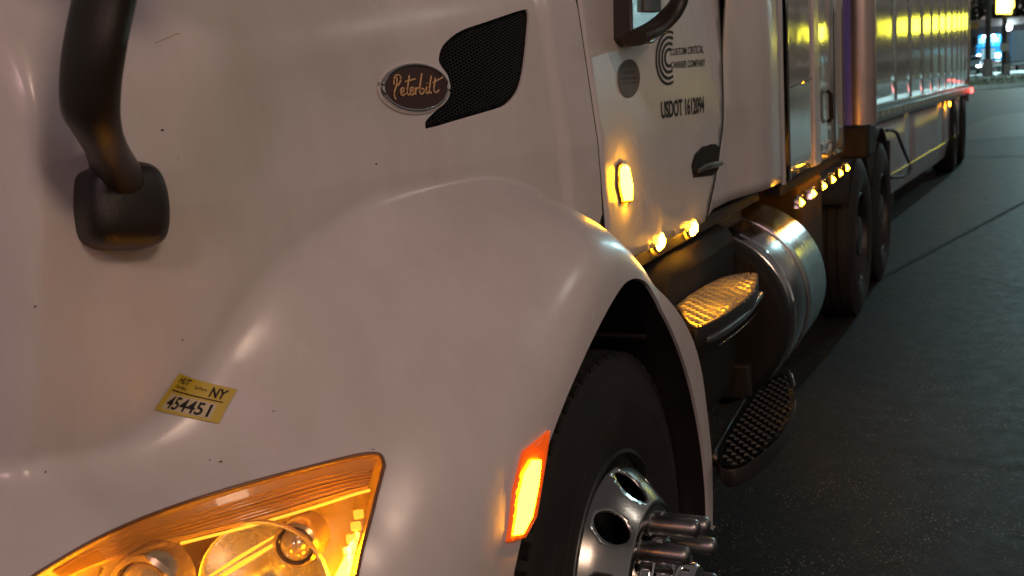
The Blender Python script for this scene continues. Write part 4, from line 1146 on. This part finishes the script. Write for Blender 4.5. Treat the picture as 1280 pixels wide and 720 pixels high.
V2 = [(1245.5, 17), (1264, 17.5), (1265, 12), (1268, 8), (1267.5, 0), (1266, -6), (1246, -6), (1245.5, 8)]
bm = bmesh.new(); vs = [bm.verts.new(at(x, y, YS-.22)) for x, y in V2]; bm.faces.new(vs); bmesh.ops.recalc_face_normals(bm, faces=bm.faces)
sf = obj('sign_face', bm, M['sign_yellow'], sg, smooth=False); solid(sf, .04, 0)
bm = bmesh.new(); vs = [bm.verts.new(at(x, y, YS-.28)) for x, y in ((1247.5, 14), (1258, 15), (1259, 4), (1258, -6), (1248, -6))]; bm.faces.new(vs); bmesh.ops.recalc_face_normals(bm, faces=bm.faces)
solid(obj('sign_panel', bm, M['sign_white'], sg, smooth=False), .03, 0)

# blue truck parked head on across the verge
YB = 97
l, r_ = at(1219, 60, YB), at(1252, 60, YB); cx_ = (l.x + r_.x)/2; hw = (r_.x - l.x)/2; zt_, zg = at(1235, 43, YB).z, 0.0
bt = empty('parked_truck', (cx_, YB, 0), 'bright blue truck parked facing us with headlights on, behind the poles', 'truck')
boxo('body', M['blue_paint'], bt, cx_-hw, cx_+hw, YB, YB+5, .9, 2.2, .15)
boxo('cabin', M['blue_paint'], bt, cx_-hw*.92, cx_+hw*.92, YB+1.2, YB+4.2, 2.2, zt_, .2)
boxo('windshield', M['lit_glass'], bt, cx_-hw*.80, cx_+hw*.80, YB+1.12, YB+1.18, 2.3, zt_-.25, .05)
boxo('grille', M['chrome'], bt, cx_-hw*.55, cx_+hw*.55, YB-.06, YB-.01, 1.05, 1.9, .04)
for k_ in range(4): boxo('grille_bar', M['lit_glass'], bt, cx_-hw*.5, cx_+hw*.5, YB-.09, YB-.065, 1.15+k_*.2, 1.21+k_*.2, .01)
boxo('bumper', M['alu'], bt, cx_-hw, cx_+hw, YB-.2, YB+.1, .5, .88, .06)
for s_ in (-1, 1):
    x = cx_ + s_*hw*.74
    obj('headlight', lathed([(.17, 0), (.16, .06), (.10, .10), (.001, .11)], (x, YB-.02, at(1221, 71, YB).z), (0, -1, 0), 16), M['white_lamp'], bt)
    boxo('cab_lamp', M['white_lamp'], bt, x-.35*s_-.12, x-.35*s_+.12, YB+1.0, YB+1.1, zt_-.18, zt_-.06, .03)
    wl = obj('wheel', lathed([(.18, -.02), (.30, -.01), (.5, .02), (.52, .05), (.52, .25), (.3, .28)], (cx_+s_*(hw-.30), YB+.9, .52), (s_, 0, 0), 24), M['rubber'], bt)
# dark car beside it
YC = 93
b = at(1219, 80, YC)
car = empty('parked_car', (b.x, YC, 0), 'low dark car with its headlights on, left of the blue truck', 'car')
cxx = b.x - .35
def car_body():
    bm = bmesh.new(); secs = [(0, .30, .62, .80), (.15, .25, .74, .88), (1.0, .25, .86, .9), (1.5, .25, .92, .9), (2.3, .25, 1.38, .74), (3.4, .25, 1.40, .74), (4.1, .25, 1.0, .88), (4.5, .3, .9, .84)]
    rows = []
    for y, z0, z1, w_ in secs: rows.append([bm.verts.new((cxx + w_*sx_, YC+y, z)) for sx_, z in ((-1, z0), (-1, z0+(z1-z0)*.55), (-.92, z1-.03), (-.8, z1), (.8, z1), (.92, z1-.03), (1, z0+(z1-z0)*.55), (1, z0))])
    for a, b in zip(rows, rows[1:]):
        for i in range(7): bm.faces.new((a[i], a[i+1], b[i+1], b[i]))
    bm.faces.new(rows[0]); bm.faces.new(rows[-1][::-1]); bmesh.ops.recalc_face_normals(bm, faces=bm.faces); return bm
obj('body', car_body(), M['car_paint'], car)
for s_ in (-1, 1):
    boxo('headlight', M['white_lamp'], car, cxx+s_*.6-.14, cxx+s_*.6+.14, YC-.03, YC+.06, .56, .68, .03)
    for yy in (.8, 3.6): obj('wheel', lathed([(.18, 0), (.31, .01), (.32, .04), (.32, .2)], (cxx+s_*.72, YC+yy, .32), (s_, 0, 0), 20), M['rubber'], car)
boxo('windshield', M['blackgloss'], car, cxx-.66, cxx+.66, YC+1.78, YC+1.82, .98, 1.3, .05)

# buildings behind
YF = 135
def fb_(name, mat, parent, x0, y0, x1, y1, Y, dep, bevel=.02, **k):
    a, b = at(x0, y1, Y), at(x1, y0, Y); return boxo(name, mat, parent, a.x, b.x, Y, Y+dep, a.z, b.z, bevel, **k)
a = at(1212, 70, YF)
stn = empty('service_building', (a.x, YF, 0), 'dim low building with a pale roof band, behind the blue truck', 'building')
xl, xr = at(1205, 50, YF).x - 12, at(1290, 50, YF).x + 3
boxo('wall', M['dim_wall'], stn, xl, xr, YF+1, YF+14, 0, at(1240, 33, YF).z, .05)
boxo('roof_band', M['roof_band'], stn, xl-.5, xr+.5, YF-1.5, YF+14, at(1240, 33, YF).z, at(1240, 24, YF).z, .05)
fb_('awning_sign', M['ochre_sign'], stn, 1214, 27, 1223, 37, YF-1.6, .1)
for i, (x0, x1, y0, y1) in enumerate(((1216, 1222, 46, 58), (1225, 1231, 44, 54), (1262, 1268, 44, 58), (1271, 1278, 42, 55))):
    wf = fb_('window', M['pole'], stn, x0, y0, x1, y1, YF+.9, .1); fb_('pane', M['blackgloss'], wf, x0+.8, y0+.8, x1-.8, y1-.8, YF+.86, .05, 0)
fb_('door', M['lit_glass'], stn, 1238, 45, 1243, 72, YF+.93, .08)
lw = empty('wall_lamp', tuple(at(1261, 34, YF-2)), 'bright white lamp just right of the sign pole', 'lamp')
c = at(1261, 34, YF-2); obj('lamp_head', lathed([(.30, 0), (.32, .1), (.2, .25), (.001, .3)], c, (0, -1, 0), 16), M['white_lamp'], lw)
boxo('bracket', M['pole'], lw, c.x-.08, c.x+.08, YF-2, YF+.9, c.z+.0, c.z+.15, .02)
# dark trailer parked at right, trees against the night
dt = empty('dark_van', (at(1275, 80, 100).x, 101, 0), 'dark box van parked right of the sign pole', 'van')
a, b = at(1262, 80, 100), at(1284, 38, 100)
boxo('box_body', M['car_paint'], dt, a.x, b.x+1.5, 100, 106, .7, b.z, .08)
boxo('bumper', M['pole'], dt, a.x+.1, b.x+1.3, 99.85, 99.98, .45, .62, .03)
for x in (a.x+.4, b.x+1.0): obj('wheel', lathed([(.2, 0), (.42, .01), (.45, .04), (.45, .25)], (x, 101.2, .45), (1, 0, 0), 20), M['rubber'], dt)
boxo('rear_door_seam', M['dim_wall'], dt, (a.x+b.x+1.5)/2-.02, (a.x+b.x+1.5)/2+.02, 99.97, 99.995, .8, b.z-.1, 0)
def tree(x, Y, h, seed, label):
    rnd = random.Random(seed); t = empty('tree', (x, Y, 0), label, 'tree')
    bm = bmesh.new(); tube(bm, spline([(x, Y, 0), (x+.1, Y, h*.3), (x-.1, Y, h*.6), (x, Y, h*.9)], 4), [.3*(1-.9*i/12) + .02 for i in range(13)], 8)
    for k in range(9):
        a = rnd.uniform(0, 6.28); z = h*rnd.uniform(.35, .75); L = h*rnd.uniform(.2, .34); tube(bm, spline([(x, Y, z), (x+math.cos(a)*L*.6, Y+math.sin(a)*L*.6, z+L*.4), (x+math.cos(a)*L, Y+math.sin(a)*L, z+L*.8)], 3), [.09, .08, .07, .06, .05, .03, .02], 5)
    obj('trunk', bm, M['bark'], t)
    V, Fc = [], []
    for k in range(60):
        c = Vector((rnd.gauss(0, h*.17), rnd.gauss(0, h*.17), h*.68 + rnd.gauss(0, h*.14)))
        for _ in range(60):
            p = c + Vector((rnd.gauss(0, .45), rnd.gauss(0, .45), rnd.gauss(0, .35))); d = [Vector((rnd.uniform(-1, 1), rnd.uniform(-1, 1), rnd.uniform(-1, 1)))*.16 for _ in range(3)]
            i = len(V); V += [(x+(p+q).x, Y+(p+q).y, (p+q).z) for q in d]; Fc.append((i, i+1, i+2))
    obj('crown', (V, [], Fc), M['leaf'], t, smooth=False)
tree(at(1225, 0, 165).x, 165, 12, 3, 'dark tree rising over the service building, left of the utility pole')
tree(at(1278, 0, 160).x+1, 160, 13, 5, 'dark tree rising at the right edge behind the yellow sign')

# a far wood added beyond the lots to block the sky's bright horizon
V, Fc = [], []; rnd = random.Random(11)
for k in range(900):
    ang = rnd.uniform(-1.1, 1.3); Rr = rnd.uniform(185, 215); c = Vector((math.sin(ang)*Rr, math.cos(ang)*Rr, rnd.uniform(1, 12 + 3*math.sin(ang*17) + 2*math.sin(ang*41))))
    for _ in range(26):
        p = c + Vector((rnd.gauss(0, 1.6), rnd.gauss(0, 1.6), rnd.gauss(0, 1.2))); i = len(V)
        V += [tuple(p + Vector((rnd.uniform(-1, 1), rnd.uniform(-1, 1), rnd.uniform(-1, 1)))*1.1) for _ in range(3)]; Fc.append((i, i+1, i+2))
tag(obj('woodland', (V, [], Fc), M['leaf'], None, smooth=False, kind='stuff'), 'dark line of woodland added beyond the far lots to block the sky glow', 'trees')

# ------------------------------------------------------------------ the filling station down the road: seen mirrored in the polished panels
def mirror_hit(px, py, Yt, trailer_=True):
    """where the sight line, bounced off the polished side, reaches the plane Y = Yt"""
    r = ray(px, py); n = TN if trailer_ else Vector((1, 0, 0))
    if trailer_: p0 = TO
    else: p0 = Vector((-SD, 0, 0))
    t = (p0 - EYE).dot(n) / r.dot(n); p = EYE + r*t; r2 = r - n*(2*r.dot(n))
    return p + r2*((Yt - p.y)/r2.y)
YG = 95
xa, xb = mirror_hit(1207, 32, YG).x, mirror_hit(997, 38, YG, False).x
zc0, zc1 = mirror_hit(1130, 42, YG).z, mirror_hit(1130, 24, YG).z
gs = empty('station_canopy', ((xa+xb)/2, YG, 0), 'filling station canopy with glowing yellow fascia, seen mirrored in the trailer side', 'canopy')
nb = 12; xs = [xa + (xb-xa)*i/nb for i in range(nb+1)]
for i in range(nb):
    boxo('fascia_panel', M['fascia'], gs, xs[i]+.03, xs[i+1]-.03, YG, YG+.15, zc0, zc1, .02)
boxo('canopy_roof', M['roof_band'], gs, xa-.2, xb+.2, YG+.16, YG+9, zc0+.1, zc1-.05, .05)
for x in (xa+1.5, (xa+xb)/2, xb-1.5):
    boxo('column', M['dim_wall'], gs, x-.2, x+.2, YG+3, YG+3.4, 0, zc0+.1, .03)
    boxo('pump', M['notice'], gs, x-.9, x-.4, YG+2.6, YG+3.6, 0, 1.7, .05)
    if x > xb-2: boxo('pump_top', M['lit_glass'], gs, x-.9, x-.4, YG+2.5, YG+2.59, 1.75, 2.1, .02)
boxo('shop_window', M['lit_glass'], gs, xa+2, xb-2, YG+8.2, YG+8.3, .6, 2.2, .03)
def lamp_post(x, y, h, power, color, label, tgt, size=1.0, em='white_lamp'):
    t = empty('lamp_post', (x, y, 0), label, 'lamp post', 'lot lamps around the yard')
    obj('mast', lathed([(.20, 0), (.20, .5), (.08, .55), (.06, h), (.001, h)], (x, y, 0), (0, 0, 1), 16), M['pole'], t)
    d = Vector((tgt[0]-x, tgt[1]-y, 0)).normalized(); c = Vector((x, y, h)) + d*.5
    bm = bmesh.new(); tube(bm, [(x, y, h-.05), tuple(c)], .04, 8); obj('bracket', bm, M['pole'], t)
    obj('lamp_head', lathed([(.001, .16), (.2, .15), (size*.55, .06), (size*.58, .0), (size*.5, -.01)], c, (0, 0, 1), 24), M['pole'], t)
    l = area('lamp_light', c + Vector((0, 0, -.03)), size, power, color, tgt)
    return t
lamp_post(5.2, -2.4, 5.6, PW[0], (1.0, .69, .50), 'lot lamp post beside the yard, behind the photographer', (-1, 2, 0.5), 1.7)
lamp_post(10, 11, 8.0, PW[1], (1.0, .90, .78), 'lot lamp post across the yard abreast of the trailer', (-1, 8, 0.5), 1.2)
lamp_post(1.8, -9, 7.5, PW[2], (1.0, .58, .62), 'unseen lamp post added ahead of the tractor to tint it pink', (-1.5, 1, 0.5), 1.7)  # pink light added to redden the tractor's front
lamp_post(7, 44, 10, PW[3], (.55, .95, 1.0), 'cool white lamp post near the far kerb', (0, 46, 0), .6)
lamp_post(5, 96, 10, PW[4], (.55, .95, 1.0), 'cool white lamp post by the far lot', (-3, 92, 0), .6)
